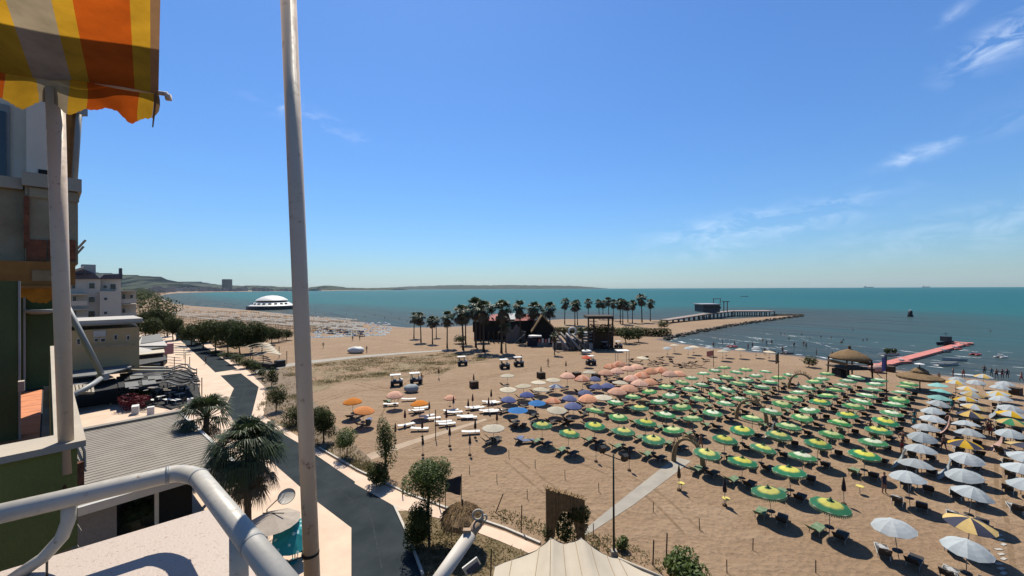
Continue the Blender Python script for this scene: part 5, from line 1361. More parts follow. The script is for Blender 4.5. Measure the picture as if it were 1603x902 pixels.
# green lamp mast with floodlights
lm = thing('lamp_post', 'tall dark green floodlight mast standing on the sand', 'lamp post', G(961, 869))
g = G(961, 869); topz = CAMZ - (712 - 452) * g.y / F
MB().tube([(0, 0, -.1), (0, 0, topz)], .075, 8, True, .05).build('mast', M('mast_green', (.012, .03, .026), .6, .1), lm, True)
arm_p, arm_q = PY(944, 710, g.y) - g, PY(979, 723, g.y) - g
MB().bar(arm_p, arm_q, .05).build('crossbar', mblack, lm)
for p in (arm_p, arm_q):
    o = MB().box((0, 0, 0), (.36, .25, .42)).build('floodlight', mblack, lm); o.location = p + Vector((0, .1, .22)); o.rotation_euler = (R(25), 0, R(20))
    k = MB().box((0, .13, 0), (.30, .02, .36)).build('lens', M('lamp_lens', (.5, .5, .48), .2, .05), o)
MB().box((0, 0, .15), (.35, .35, .3)).build('footing', mconc, lm)
# ivy-grown reed gate
gt = thing('reed_gate', 'brown reed gateway overgrown with ivy at the path entrance', 'gate', G(886, 856))
g = G(886, 856); Yg = g.y
def wl(px, py, dy=0): v = PY(px, py, Yg + dy); return v - g
pw = (wl(920, 800) - wl(855, 800)).length
xl, xr = wl(857, 800).x, wl(912, 800).x; zt = wl(856, 763).z; zt2 = wl(910, 780).z
nst = 30
rg = random.Random(44); pan = MB()
for k in range(nst):
    f0 = k / nst; x0 = xl - .1 + (xr - xl + .2) * f0; w_ = (xr - xl + .2) / nst; t_ = (f0 - .16) / .66
    top_ = zt + (zt2 - zt) * f0 + rg.uniform(-.04, .05)
    z0 = -.05 if not 0 <= t_ <= 1 else (2.35 * (1 - abs(2 * t_ - 1) ** 3) + rg.uniform(-.05, .05))
    pan.box((x0 + w_ / 2, rg.uniform(-.04, .04), (z0 + top_) / 2), (w_ * .97, .42, top_ - z0))
pan.build('reed_panel', M('gate_reed', (.20, .12, .055), .95, .4, 5, bump=.8, bscale=30, col2=(.30, .20, .10)), gt)
tw_ = MB()
for k in range(120):
    f0 = rg.random(); x0 = xl - .15 + (xr - xl + .3) * f0; z0 = zt + (zt2 - zt) * f0
    tw_.bar((x0, rg.uniform(-.25, .25), z0 - rg.uniform(0, .3)), (x0 + rg.uniform(-.2, .2), rg.uniform(-.3, .2), z0 + rg.uniform(-.1, .18)), .018)
tw_.build('loose_reeds', mthatch, gt)
rng = random.Random(31)
cl_ = [((xr - .25, 0, zt2 - .9), .75, .5, .6), ((xr - .05, .1, zt2 - 1.5), .45, .4, .8), ((xl + 1.0, 0, 1.3), .5, .4, .9), (((xl + xr) / 2 + .1, 0, 1.9), .55, .4, .6), ((xl + .05, 0, .9), .35, .35, .7), ((xr - .9, 0, .8), .5, .4, .6)]
MB().add(*leaves(cl_, 2600, .085, rng)).build('ivy', mpine, gt)
# thatched sunshade beside the lane
ts = thing('thatched_sunshade', 'round thatched straw sunshade beside the dark lawn', 'sunshade', G(724, 858))
MB().tube([(0, 0, -.1), (0, 0, 3.1)], .06, 8).build('pole', mwood, ts)
rng = random.Random(5); th = MB().lathe([(.05, 2.75), (.35, 2.62), (.9, 2.4), (1.28, 2.1), (1.33, 1.75), (1.2, 1.72), (.8, 2.1)], 26, wob=lambda i, j: rng.uniform(-.05, .05))
th.build('thatch_roof', mthatch, ts)
mb = MB()
for j in range(150):
    a = rng.uniform(0, 6.28); r = 1.3; c = Vector((r * math.cos(a), r * math.sin(a), 1.8)); e = c + Vector((math.cos(a) * rng.uniform(-.05, .12), math.sin(a) * rng.uniform(-.05, .12), -rng.uniform(.1, .4)))
    mb.bar(c, e, .02)
for j in range(900):
    a = rng.uniform(0, 6.28); r = 1.3 * rng.random() ** .6; zz = 2.8 - .72 * (r / 1.3) ** 1.6; c = Vector((r * math.cos(a), r * math.sin(a), zz))
    e = c + Vector((math.cos(a + rng.uniform(-.4, .4)) * .22, math.sin(a + rng.uniform(-.4, .4)) * .22, -.06 - .2 * (r / 1.3) ** 2 + rng.uniform(0, .1)))
    mb.bar(c, e, .014)
mb.build('straw_fringe', mthatch, ts)
# banner, sign board
bn = thing('banner', 'dark navy banner stretched between posts behind the leafy tree', 'banner', G(710, 796))
g = G(710, 796); q4 = [PY(697, 752, g.y) - g, PY(722, 745, g.y) - g, PY(721, 776, g.y) - g, PY(697, 769, g.y) - g]
vs = [q4[0].lerp(q4[1], i / 6).lerp(q4[3].lerp(q4[2], i / 6), j / 4) + Vector((0, .05 * math.sin(i * 1.7 + j), 0)) for j in range(5) for i in range(7)]
MB().add(vs, [(j * 7 + i, j * 7 + i + 1, (j + 1) * 7 + i + 1, (j + 1) * 7 + i) for j in range(4) for i in range(6)]).build('cloth', M('navy_cloth', (.02, .028, .045), .9, .2, 3), bn, True)
for q in (q4[0], q4[1]): MB().tube([(q.x, q.y + .06, -.1), (q.x, q.y + .06, q.z + .1)], .03, 6).build('post', mwood, bn)
sg = thing('notice_board', 'small white tilted notice board near the white pole stub', 'sign', G(738, 908))
g = G(738, 908); MB().box(PY(738, 886, g.y) - g, (.95, .1, .5), Vector((1, .35, .55)).normalized()).build('board', mwpaint, sg)
MB().box(PY(740, 888, g.y) - g + Vector((.02, -.06, -.02)), (.75, .02, .3), Vector((1, .35, .55)).normalized()).build('print', M('board_blue', (.05, .07, .14), .6, .2), sg)
MB().tube([(0, 0, 0), PY(738, 886, g.y) - g], .04, 6).build('post', mgrey, sg)
# reed arches over the walkway
def arch(px, py, w, h, label):
    g = G(px, py); o = thing('reed_arch', label, 'arch', g, R(0), 'reed arches over the walkway'); mb = MB(); rng = random.Random(int(px))
    ax = au
    P = [ax * (w / 2 * math.cos(math.pi * k / 12)) + Vector((0, 0, h * math.sin(math.pi * k / 12) ** .8)) for k in range(13)]
    mb.tube(P, [.24, .22, .18, .16, .15, .15, .15, .15, .15, .16, .18, .22, .24], 7).build('arch_frame', mreed, o)
    sp_ = MB()
    for k in range(70):
        t = rng.uniform(.12, .88) * 12; i = int(t); c = P[i].lerp(P[i + 1], t - i); d = Vector((c.x, c.y, c.z * 1.2)).normalized()
        sp_.bar(c, c + (d + Vector((rng.uniform(-.3, .3), rng.uniform(-.4, .4), rng.uniform(0, .3)))) * rng.uniform(.3, .6), .025)
    sp_.build('reed_spikes', mreed, o)
arch(1077, 728, 2.6, 2.4, 'nearest reed arch over the walkway between green parasols')
arch(1176, 660, 3.2, 2.6, 'middle reed arch over the walkway among green parasols')
arch(1254, 611, 3.2, 2.6, 'farthest reed arch over the walkway near the hut')
# lookout hut on stilts
def ybox(x0, y0, x1, y1, Y, d, nm, mt, par):
    a, b2 = PY(x0, y1, Y), PY(x1, y0, Y)
    return kid(MB().box(((a.x + b2.x) / 2, Y + d / 2, (a.z + b2.z) / 2), (abs(b2.x - a.x), d, abs(b2.z - a.z))), nm, mt, par)
hg = G(1330, 590); Yh = hg.y
ht = thing('lookout_hut', 'thatched lookout hut on stilts at the water edge', 'hut', hg)
MB().lathe([(0, 5.2), (.25, 5.1), (1.2, 4.75), (2.2, 4.2), (2.95, 3.6), (3.0, 3.3), (2.8, 3.35)], 20, wob=lambda i, j: rng.uniform(-.03, .03)).build('thatch_roof', mthatch, ht, True)
MB().lathe([(.2, 5.1), (.22, 5.6), (.1, 5.75), (0, 5.8)], 8).build('finial', mwood, ht)
MB().box((0, 0, 1.75), (5.0, 4.6, .2)).build('platform', mwood, ht)
for sx in (-1, 1):
    for sy in (-1, 1):
        MB().tube([(sx * 2.3, sy * 2.1, -.2), (sx * 2.2, sy * 2.0, 3.5)], .13, 7).build('stilt', mwood, ht)
for y_ in (2.2, 2.55, 2.9): MB().bar((-2.3, -2.2, y_), (2.3, -2.2, y_), .09).build('rail', mwood, ht)
for sx in (-1, 1): MB().bar((sx * 2.3, -2.2, 2.7), (sx * 2.3, 2.1, 2.7), .1, .5).build('side_screen', mthatch, ht)
MB().bar((2.2, -2.2, 1.8), (3.4, -3.2, 0), .5, .08).build('stair', mwood, ht)
MB().box((-1.5, .2, .7), (1.6, 2, 1.4)).build('store_box', mdark, ht)
# wide straw parasol
g = G(1440, 611); wp = thing('straw_parasol', 'very wide two-tier straw parasol near the red pontoon', 'parasol', g)
MB().tube([(0, 0, -.1), (0, 0, 4.3)], .07, 8).build('pole', mwood, wp)
MB().lathe([(.1, 3.0), (.9, 2.85), (2.0, 2.5), (2.7, 2.15), (2.75, 1.8), (2.5, 1.85)], 22, wob=lambda i, j: rng.uniform(-.05, .05)).build('lower_thatch', mthatch, wp)
MB().lathe([(.05, 3.7), (.5, 3.5), (1.0, 3.1), (1.05, 2.9)], 16, wob=lambda i, j: rng.uniform(-.05, .05)).build('upper_thatch', mthatch, wp)
MB().lathe([(0, 4.35), (.6, 4.2), (.62, 4.14)], 12).build('lamp_shade', mwpaint, wp)
# red floating pontoon
mred_ = M('pontoon_red', (.60, .20, .15), .6, .12, .8); mred2 = M('pontoon_side', (.25, .05, .035), .7, .2, .8)
pn = thing('floating_pontoon', 'red floating modular pontoon running out to sea', 'pontoon', G(1390, 570, -.15))
def pont(a, b2, n, w):
    for i in range(n):
        p, q = a.lerp(b2, i / n), a.lerp(b2, (i + .96) / n); kid(MB().bar(p, q, w, .5), 'float_block', mred_, pn)
pont(G(1386, 571, .1), G(1508, 538.5, .1), 18, 2.0)
pont(G(1364, 572.5, .1), G(1386, 571.5, .1), 3, 1.6); pont(G(1494, 536.6, .1), G(1524, 538.5, .1), 5, 2.0)
pont(G(1405, 567.5, .1), G(1424, 566.5, .1), 3, 1.2)
# boats
mhull = M('hull_white', (.55, .55, .52), .5, .05, 2); mhdark = M('hull_dark', (.03, .032, .04), .5, .1, 2)
def hull(Ln, W_, H_, n=9):
    vs = []; fs = []
    for i in range(n):
        t = i / (n - 1); w = W_ / 2 * (math.sin(math.pi * (.12 + .88 * (1 - t)) / 1.0 * .5) ** .6 if t < 1 else .04); z = H_ * (.75 + .35 * t * t)
        x = Ln * (t - .5); ww = W_ / 2 * max(.03, (1 - t ** 3)) ; 
        vs += [(x, -ww, z), (x, -ww * .75, 0), (x, ww * .75, 0), (x, ww, z), (x, ww * .86, z - .02), (x, ww * .6, .18), (x, -ww * .6, .18), (x, -ww * .86, z - .02)]
    for i in range(n - 1):
        for k in range(8): fs.append((8 * i + k, 8 * i + (k + 1) % 8, 8 * i + 8 + (k + 1) % 8, 8 * i + 8 + k))
    fs += [tuple(range(8)), tuple(range(8 * n - 1, 8 * n - 9, -1))]
    return MB().add(vs, fs)
def boat(px, py, Ln, W_, H_, mat, label, rz, seats=True, extra=None, z=-.3):
    o = thing('boat', label, 'boat', G(px, py, -.19) + Vector((0, 0, z + .19)), rz)
    hull(Ln, W_, H_).build('hull', mat, o)
    MB().box((0, 0, H_ * .8), (Ln * .9, W_ * .96, .05)).build('gunwale', mwpaint, o) if extra == 'deck' else None
    if seats:
        for x in (-.25, .05): MB().box((Ln * x, 0, H_ * .55), (.25, W_ * .7, .04)).build('thwart', mwood, o)
    if extra == 'load':
        MB().add(*leaves([((k * .9 - .9, 0, H_ + .5), .6, .5, .6) for k in range(3)], 500, .18, random.Random(2))).build('green_load', mpine, o)
    if extra == 'wheelhouse':
        MB().box((-Ln * .1, 0, H_ + .7), (Ln * .4, W_ * .7, 1.4)).build('wheelhouse', mhdark, o); MB().tube([(-Ln * .1, 0, H_ + 1.3), (-Ln * .1, 0, H_ + 2.6)], .05, 6).build('mast', mblack, o); MB().bar((-Ln * .3, 0, H_ + 2.2), (Ln * .1, 0, H_ + 2.2), .08).build('yard', mblack, o)
    return o
boat(1482, 572, 5.5, 1.7, .8, mhull, 'long dark-sided boat moored right of the pontoon', R(5))
boat(1492, 564.5, 4.6, 1.6, .8, mhull, 'white boat moored behind the long one', R(175))
boat(1394, 557, 4.4, 1.7, .8, mhull, 'white boat heaped with green stuff beside the pontoon', R(0), False, 'load')
boat(1483, 541, 4.4, 2.2, 1.3, mhdark, 'dark work boat with a wheelhouse at the pontoon end', R(5), False, 'wheelhouse')
boat(1165, 464.5, 16, 4, 1.5, mhull, 'pale distant boat far beyond the pier', R(8), False)
mcraft = M('craft_red', (.40, .07, .06), .5, .2)
def jets(px, py, mat, label, rz):
    o = thing('pedal_boat', label, 'pedal boat', G(px, py, -.19), rz, 'small craft by the pontoon')
    for s in (-1, 1): MB().tube([(-1.3, s * .5, .1), (.9, s * .5, .1), (1.4, s * .5, .3)], [.25, .25, .08], 8).build('float', mat, o, True)
    MB().box((0, 0, .35), (1.6, .9, .12)).build('deck', mat, o)
    for s in (-1, 1): MB().box((-.3, s * .25, .6), (.4, .35, .45)).build('seat', mwpaint, o)
for a in [(1478, 551.5, mhdark, 'dark pedal boat tied at the middle of the pontoon', .1), (1496, 547, mcraft, 'red pedal boat tied to the outer pontoon', .2), (1508, 542, mcraft, 'red pedal boat closest to the pontoon end', .1), (1527, 556, mcraft, 'red pedal boat drifting right of the pontoon', .4),
          (1413, 568, mcraft, 'pink-red craft at the shore end of the pontoon', 0), (1567, 560, mhull, 'white jet ski floating at the far right', .3), (1146, 543.5, mcraft, 'red and white inflatable boat on the water edge', .2), (1204, 551, mhdark, 'dark craft pulled up on the shoreline', .1), (1232, 554, mhdark, 'dark red craft pulled up near the wading bathers', .1)]: jets(*a)
by = thing('buoy', 'black buoy with a white top out at sea', 'buoy', G(1425, 496, -.19)); MB().lathe([(0, -.3), (1.2, -.1), (1.3, .5), (.9, 1.6), (1.0, 3.0), (.6, 3.2), (0, 3.3)], 10).build('body', mblack, by, True); MB().lathe([(.62, 3.25), (.6, 3.8), (0, 3.9)], 10).build('top', mwpaint, by)
for i, (px, w, l) in enumerate(((1360, 260, 'faint cargo ship on the horizon, left one'), (1450, 200, 'faint cargo ship on the horizon, right one'))):
    g = G(px, 452, -.19); Y = 11000; o = thing('cargo_ship', l, 'ship', ((px - CX) / F * Y, Y, -1)); hull(w, 34, 22).build('hull', mhdark, o); MB().box((-w * .38, 0, 32), (w * .12, 26, 26)).build('bridge', mgrey, o)
# pier
mpier = M('pier_concrete', (.16, .14, .125), .9, .2, .3); mdeck = M('pier_deck', (.30, .24, .21), .9, .15, .4)
pr = thing('pier', 'old stilted pier with a bar building beyond the jetty', 'pier', G(1120, 496))
Zd = 2.6
p1, p2, p3, p4 = G(1040, 501.5, 1.4), G(1105, 491.5, Zd), G(1145, 487.2, Zd), G(1206, 487.0, Zd)
for a, b2, n, w in ((p1, p2, 8, 4.0), (p2, p3, 6, 4.5), (p3, p4, 8, 9.0)):
    for i in range(n): kid(MB().bar(a.lerp(b2, i / n), a.lerp(b2, (i + .98) / n), w, .5), 'deck_span', mdeck, pr)
for a, b2, n, w in ((p1, p2, 8, 3.2), (p2, p3, 7, 3.6), (p3, p4, 8, 7.5)):
    d = (b2 - a).normalized(); sd_ = Vector((-d.y, d.x, 0))
    for i in range(n + 1):
        for s in (-1, 1):
            q = a.lerp(b2, i / n) + sd_ * (s * w / 2); kid(MB().tube([Vector((q.x, q.y, -1)), q - Vector((0, 0, .2))], .32, 6), 'pile', mpier, pr)
Yp = p2.y + 4
ybox(1101, 477.5, 1127, 489, Yp, 10, 'bar_hall', M('hall_dark', (.06, .075, .085), .7, .2, .3), pr); ybox(1099.5, 476, 1129, 477.6, Yp - .8, 12, 'hall_roof', mgrey, pr)
for x in (1117, 1127.5): ybox(x, 468, x + .7, 475, Yp + 2, .4, 'roof_frame', mpier, pr)
ybox(1116, 467.4, 1128.8, 468.4, Yp + 2, .4, 'roof_frame', mpier, pr)
for x in (1133, 1138.5): ybox(x, 472.5, x + .8, 488, Yp + 3, .5, 'gantry_post', mpier, pr)
ybox(1131, 471.6, 1142, 472.8, Yp + 3, .6, 'gantry_beam', mpier, pr)
for x in range(1105, 1127, 5): ybox(x, 479.5, x + 3.4, 483.5, Yp - .1, .2, 'window', mglass, pr)
# domed restaurant standing in the sea
mdome = M('dome_white', (.78, .76, .72), .5, .04, .1)
gD = G(426, 484, -.19); dm = thing('domed_restaurant', 'white domed restaurant on a dark round platform in the sea', 'building', gD)
pxm = gD.y / F
MB().lathe([(34 * pxm, -1), (34 * pxm, 2.2), (33 * pxm, 3.2), (31 * pxm, 3.2)], 32).build('platform', mhdark, dm)
MB().lathe([(31 * pxm, 3.2), (29 * pxm, 3.6), (24 * pxm, 5.6), (20 * pxm, 6.3)], 32).build('lower_roof', mdome, dm)
MB().lathe([(20.5 * pxm, 5.9), (20.5 * pxm, 7.6), (19 * pxm, 7.7)], 32).build('window_band', mglass, dm)
MB().lathe([(22 * pxm, 7.5), (20 * pxm, 8.6), (14 * pxm, 10.4), (7 * pxm, 11.4), (0, 11.7)], 32).build('dome', mdome, dm, True)
for i in range(10):
    a = -math.pi * (.08 + .84 * i / 9); o = MB().box((0, 0, 0), (2.2, .3, 1.6)).build('window', mglass, dm); o.location = (26.6 * pxm * math.cos(a), 26.6 * pxm * math.sin(a), 4.7); o.rotation_euler = (R(-30), 0, a + math.pi / 2)
# bar pavilion on the spit
pv = thing('spit_bar', 'beach bar with red and white tent roofs behind the palms', 'building', G(800, 538))
Yb = G(800, 538).y
ybox(740, 503, 842, 520, Yb + 8, 8, 'wall', mdark, pv); ybox(742, 518, 836, 537, Yb + 9, 6, 'wall', mdark, pv)
def pyram(x0, x1, yb, yt, Y, d, nm, mt):
    a, b2 = PY(x0, yb, Y), PY(x1, yb, Y); t_ = PY((x0 + x1) / 2, yt, Y + d / 2); r0 = .28 * (b2.x - a.x)
    kid(MB().add([a, b2, b2 + Vector((0, d, 0)), a + Vector((0, d, 0)), t_ + Vector((-r0, 0, 0)), t_ + Vector((r0, 0, 0))], [(0, 1, 5, 4), (1, 2, 5), (2, 3, 4, 5), (3, 0, 4)]), nm, mt, pv)
mrr = M('roof_red', (.42, .10, .09), .8, .15, .5, col2=(.55, .22, .20)); mwr = M('roof_pale', (.62, .64, .62), .8, .1, .5)
pyram(762, 796, 502, 492, Yb + 6, 6, 'tent_roof', mrr); pyram(785, 822, 500, 490.5, Yb + 10, 6, 'tent_roof', mwr); pyram(806, 838, 502, 492, Yb + 7, 6, 'tent_roof', mrr)
for x in (764, 772, 779, 786, 822, 834): ybox(x, 520, x + 1.6, 540, Yb + 1, .3, 'post', mwood, pv)
for x0, x1, y0 in ((792, 800, 512), (800, 812, 517), (812, 824, 519)): ybox(x0, y0, x1 - .4, 538, Yb + 2, .3, 'side_panel', M('panel_steel', (.13, .13, .135), .6, .15), pv)
uroof_v = [PY(800, 522, Yb + 1.8), PY(808, 508, Yb + 1.8), PY(822, 522, Yb + 1.8)]
kid(MB().add(uroof_v + [v + Vector((0, .3, 0)) for v in uroof_v], [(0, 2, 1), (3, 4, 5), (0, 1, 4, 3), (1, 2, 5, 4), (2, 0, 3, 5)]), 'gable_panel', M('panel_steel', (.13, .13, .135)), pv)
kid(MB().bar(PY(801, 541, Yb), PY(822, 523, Yb), .4, .12), 'ramp', mgrey, pv)
# A-frame thatched hut
af = thing('a_frame_hut', 'steep A-frame thatched hut in the middle of the spit', 'hut', G(850, 538)); Ya = G(850, 540).y
ap_, al, ar = PY(849, 494, Ya), PY(832, 520, Ya), PY(873, 520, Ya); dep = Vector((0, 6, 0))
for q, nm in ((al, 'roof_slope'), (ar, 'roof_slope')):
    o_ = Vector((0, 0, -.35)); kid(MB().add([ap_, q, q + dep, ap_ + dep, ap_ + o_, q + o_, q + dep + o_, ap_ + dep + o_], [(0, 1, 2, 3), (7, 6, 5, 4), (0, 4, 5, 1), (1, 5, 6, 2), (2, 6, 7, 3)]), nm, mthatch, af)
    kid(MB().bar(ap_ + Vector((0, -.15, .1)), q + Vector((0, -.15, .1)), .35, .3), 'barge_board', mreed, af)
kid(MB().add([ap_ + dep * .3, al + dep * .3, ar + dep * .3], [(0, 1, 2)]), 'gable', mdark, af)
ybox(836, 519, 868, 541, Ya + 2, 3, 'wall', mdark, af)
ybox(826, 530, 841, 548, Ya - 3, 3, 'counter', M('counter_navy', (.012, .013, .035), .7, .2), af); ybox(841, 537, 858, 547, Ya - 3.2, 3, 'counter', M('counter_grey', (.2, .2, .2), .7, .2), af)
for i in range(5): ybox(843 + i * 5, 531 - (i % 2), 846 + i * 5, 537, Ya - 3.0, .2, 'menu_board', (mred_, mwpaint)[i % 2], af)
ybox(828, 526, 848, 528, Ya - 4, 3, 'awning', mwpaint, af)
# playground of grey inflatables and slides
pgd = thing('playground', 'grey beach playground of slides and inflatables', 'playground', G(895, 550)); Yq = G(895, 549).y
rngq = random.Random(8); mgl = M('inflatable_grey', (.30, .29, .30), .6, .15, 2); mgl2 = M('inflatable_dark', (.10, .10, .105), .6, .15, 2)
for i in range(9):
    x0 = 866 + i * 7; ybox(x0, 538 - rngq.uniform(0, 12), x0 + 6, 549, Yq + rngq.uniform(0, 2), 2, 'block', (mgl, mgl2)[i % 2], pgd)
for i in range(4): kid(MB().tube([PY(868 + i * 9, 520 + i, Yq + 1), PY(880 + i * 9, 535, Yq), PY(890 + i * 9, 547, Yq - 1)], .35, 8), 'slide', (mgl, mgl2)[i % 2], pgd, True)
kid(ring(PY(896, 519, Yq + 2), 1.0, .28, Vector((1, 0, 0)), Vector((0, 0, 1))), 'ring', mwpaint, pgd, True)
for x in (867, 911): ybox(x, 517, x + 2.5, 551, Yq - .5, .4, 'tower_post', mdark, pgd)
for i in range(5): ybox(913, 521 + i * 5, 927, 522.6 + i * 5, Yq + 2, 3, 'step', mgl, pgd)
kid(MB().lathe([(1.3, 0), (1.4, .3), (1.0, .55), (.6, .4)], 14, G(918, 551.5)), 'tyre', mwpaint, pgd, True)
# pergola block with brown walls
pb_ = thing('pergola_bar', 'square timber pergola bar with greenery right of the playground', 'pergola', G(940, 545)); Yr = G(940, 548).y
ybox(920, 495, 961, 499.5, Yr, 6, 'roof_beam', mwood, pb_)
for x in (920.5, 929, 952, 958.5): ybox(x, 499, x + 1.8, 549, Yr, .4, 'post', mwood, pb_)
ybox(922, 520, 959, 548, Yr + 3, 3, 'wall', M('brown_wall', (.085, .05, .03), .9, .2, 1), pb_)
pA = PY(940, 512, Yr + 2); kid(MB().add(*leaves([((pA.x + k * 1.7 - 2.6, pA.y, pA.z - .4), 1.4, 1.0, 1.3) for k in range(4)], 1600, .2, random.Random(3))), 'climbing_plants', mpine, pb_)
# clipped hedge behind
hd = MB().add(*leaves([((0, 0, 0), 1, 1, 1)], 10, .1, random.Random(1)))
hg_a, hg_b = G(868, 524), G(1045, 526.5)
cls = []; n_ = 34
for k in range(n_):
    p = hg_a.lerp(hg_b, k / (n_ - 1)); cls.append(((p.x, p.y, 1.3), 1.5, 1.0, 1.5))
o = MB().add(*leaves(cls, 9000, .26, random.Random(6), .3)).build('hedge', mpine); tag(o, 'long dark clipped hedge crossing the spit behind the playground', 'hedge')
tree('hedge0', 'shrub', 'round green tree right of the pergola bar', 980, 538, 507, 34, .0, 900, .2, mpine, 60, 'shrub', None, ncl=8)
tree('hedge1', 'shrub', 'bushy shrub at the right end of the playground', 1000, 536, 512, 26, .0, 900, .2, mpine, 61, 'shrub', None, ncl=8)
tree('hedge1', 'shrub', 'lone small bush on the sandy jetty', 1040, 515, 503, 22, .0, 900, .2, mpine, 61, 'shrub', None, ncl=8)
tree('hedge0', 'shrub', 'low bush between the left palms', 722, 538, 522, 26, .0, 900, .2, mpine, 60, 'shrub', None, ncl=8)
# beach carts and covered vehicles
mtyre = M('tyre', (.015, .015, .015), .9, .1)
def cart(px, py, label, body=mwpaint, roof=True, rz=0.3):
    o = thing('beach_cart', label, 'cart', G(px, py), rz, 'beach carts')
    MB().box((0, 0, .62), (2.0, 1.05, .42)).build('body', mhdark, o); MB().add([(.45, -.5, .84), (1.05, -.5, .84), (1.0, -.45, 1.05), (.5, -.48, 1.3), (.45, .5, .84), (1.05, .5, .84), (1.0, .45, 1.05), (.5, .48, 1.3)], [(0, 1, 2, 3), (7, 6, 5, 4), (3, 2, 6, 7), (1, 5, 6, 2), (0, 3, 7, 4), (0, 4, 5, 1)]).build('bonnet', body, o)
    for sx in (-.7, .7):
        for sy in (-.5, .5): MB().tube([(sx, sy - .09, .3), (sx, sy + .09, .3)], .3, 12).build('wheel', mtyre, o, True)
    for sx in (-.85, .45):
        for sy in (-.48, .48): MB().bar((sx, sy, .85), (sx * .9, sy * .95, 1.85), .05).build('roof_post', mblack, o)
    if roof: MB().box((-.2, 0, 1.9), (1.75, 1.25, .08)).build('roof', mwpaint, o)
    MB().box((-.3, 0, 1.0), (.5, .95, .12)).build('seat', mblack, o); MB().box((-.6, 0, 1.25), (.1, .95, .5)).build('seat_back', mblack, o)
for a in [(621, 604, 'white beach cart with a dark base left of its twin'), (651, 601, 'white beach cart with a person standing beside it'), (724, 572, 'grey covered cart alone on the open sand'), (790, 577, 'blue and white beach cart left of the red board'), (812, 573, 'white beach cart with roof beside the standing figure'),
          (925, 571, 'white cart beside the small red parasol'), (948, 546, 'white car-like cart parked under the pergola bar'), (968, 545, 'white van-like cart at the end of the playground')]: cart(*a)
def covered(px, py, L_, W_, H_, label, mat=mwpaint):
    g = G(px, py); rng = random.Random(int(px)); o = MB().blob((0, 0, H_ * .45), L_ / 2, W_ / 2, H_ * .55, 12, 6, .12, rng).build('cloth_cover', mat, None, True, g); tag(o, label, 'covered boat'); return o
covered(557, 553, 4.4, 2.2, 1.7, 'white tarpaulin-covered boat on the sand behind the dune grass')
covered(644, 614, 2.4, 1.8, 1.3, 'white pop-up beach tent below the two carts', cw)
covered(1372, 583, 2.6, 2.0, 1.5, 'pink inflatable toy on the sand near the pontoon', mpk)
tree('hedge1', 'shrub', 'dark bush on the sand left of the thatched hut', 1266, 575, 559, 26, .0, 900, .2, mpine, 61, 'shrub', None, ncl=8)
for a in [(1394, 582, 'olive crate stack on the sand near the pontoon'), (1590, 618, 'brown crate on the sand near the far right parasols'), (742, 607, 'brown wooden box around a folded parasol'), (847, 592, 'dark cube base around a folded parasol'), (903, 592, 'dark square bin beside the salmon parasols'), (933, 594, 'tall dark drum between navy and salmon parasols')]:
    o = thing('crate', a[2], 'crate', G(a[0], a[1]), .4); 
    for k in range(4): MB().box((0, 0, .14 + .27 * k), (1.3, 1.1, .24)).build('board', (mbrn, mwood)[k % 2], o)
# gazebo frame
gz = thing('gazebo_frame', 'bare white-topped gazebo frame behind the salmon parasols', 'gazebo', G(974, 570))
for sx in (-1.2, 1.2):
    for sy in (-1, 1): MB().tube([(sx, sy, 0), (sx, sy, 2.9)], .05, 6).build('post', mgrey, gz)
MB().box((0, 0, 2.95), (2.7, 2.3, .12)).build('top', mwpaint, gz)
# flags and masts
def flag(px, y0, y1, mat, label, w, h, side=-1):
    g = G(px, y0); H_ = CAMZ - (y1 - 451) * g.y / F; o = thing('flag_mast', label, 'flag', g)
    MB().tube([(0, 0, -.1), (0, 0, H_)], .05, 6).build('mast', mblack, o)
    vs = [(side * w * i / 5, .12 * math.sin(i * 1.3), H_ - .2 - h * j / 4 - .1 * i * .3) for j in range(5) for i in range(6)]
    if w: MB().add(vs, [(j * 6 + i, j * 6 + i + 1, (j + 1) * 6 + i + 1, (j + 1) * 6 + i) for j in range(4) for i in range(5)]).build('cloth', mat, o, True)
flag(1117, 575, 548, mred_, 'red flag on a thin mast by the shoreline', 1.4, 1.1)
flag(1219, 619, 552, M('flag_brown', (.30, .17, .10), .9, .1), 'brown pennant on a tall mast among the green parasols', .45, 1.5)
flag(1388, 617, 558, M('flag_purple', (.16, .13, .34), .9, .1), 'purple banner flag on a mast near the pontoon', .7, 2.2)
flag(682, 688, 640, mbrn, 'thin bare pole among the white loungers', 0, 0)
# folded brown deck chairs near the shore
for q, (px, py) in enumerate([(988, 566), (1000, 569), (1012, 562), (1020, 568), (1030, 570), (1040, 572), (1022, 573), (1050, 566), (1058, 573), (1066, 575), (1075, 572), (1086, 570), (1096, 575), (1104, 566), (1034, 563), (1080, 576)]):
    g = G(px, py); lounger(g.x, g.y, 'br', f'brown wooden deck chair behind the salmon parasols, {ORD[q + 1]} listed from the playground side', 'brown deck chairs', rz=rngP.uniform(-1.5, 1.5), near=True, sc=1.15)
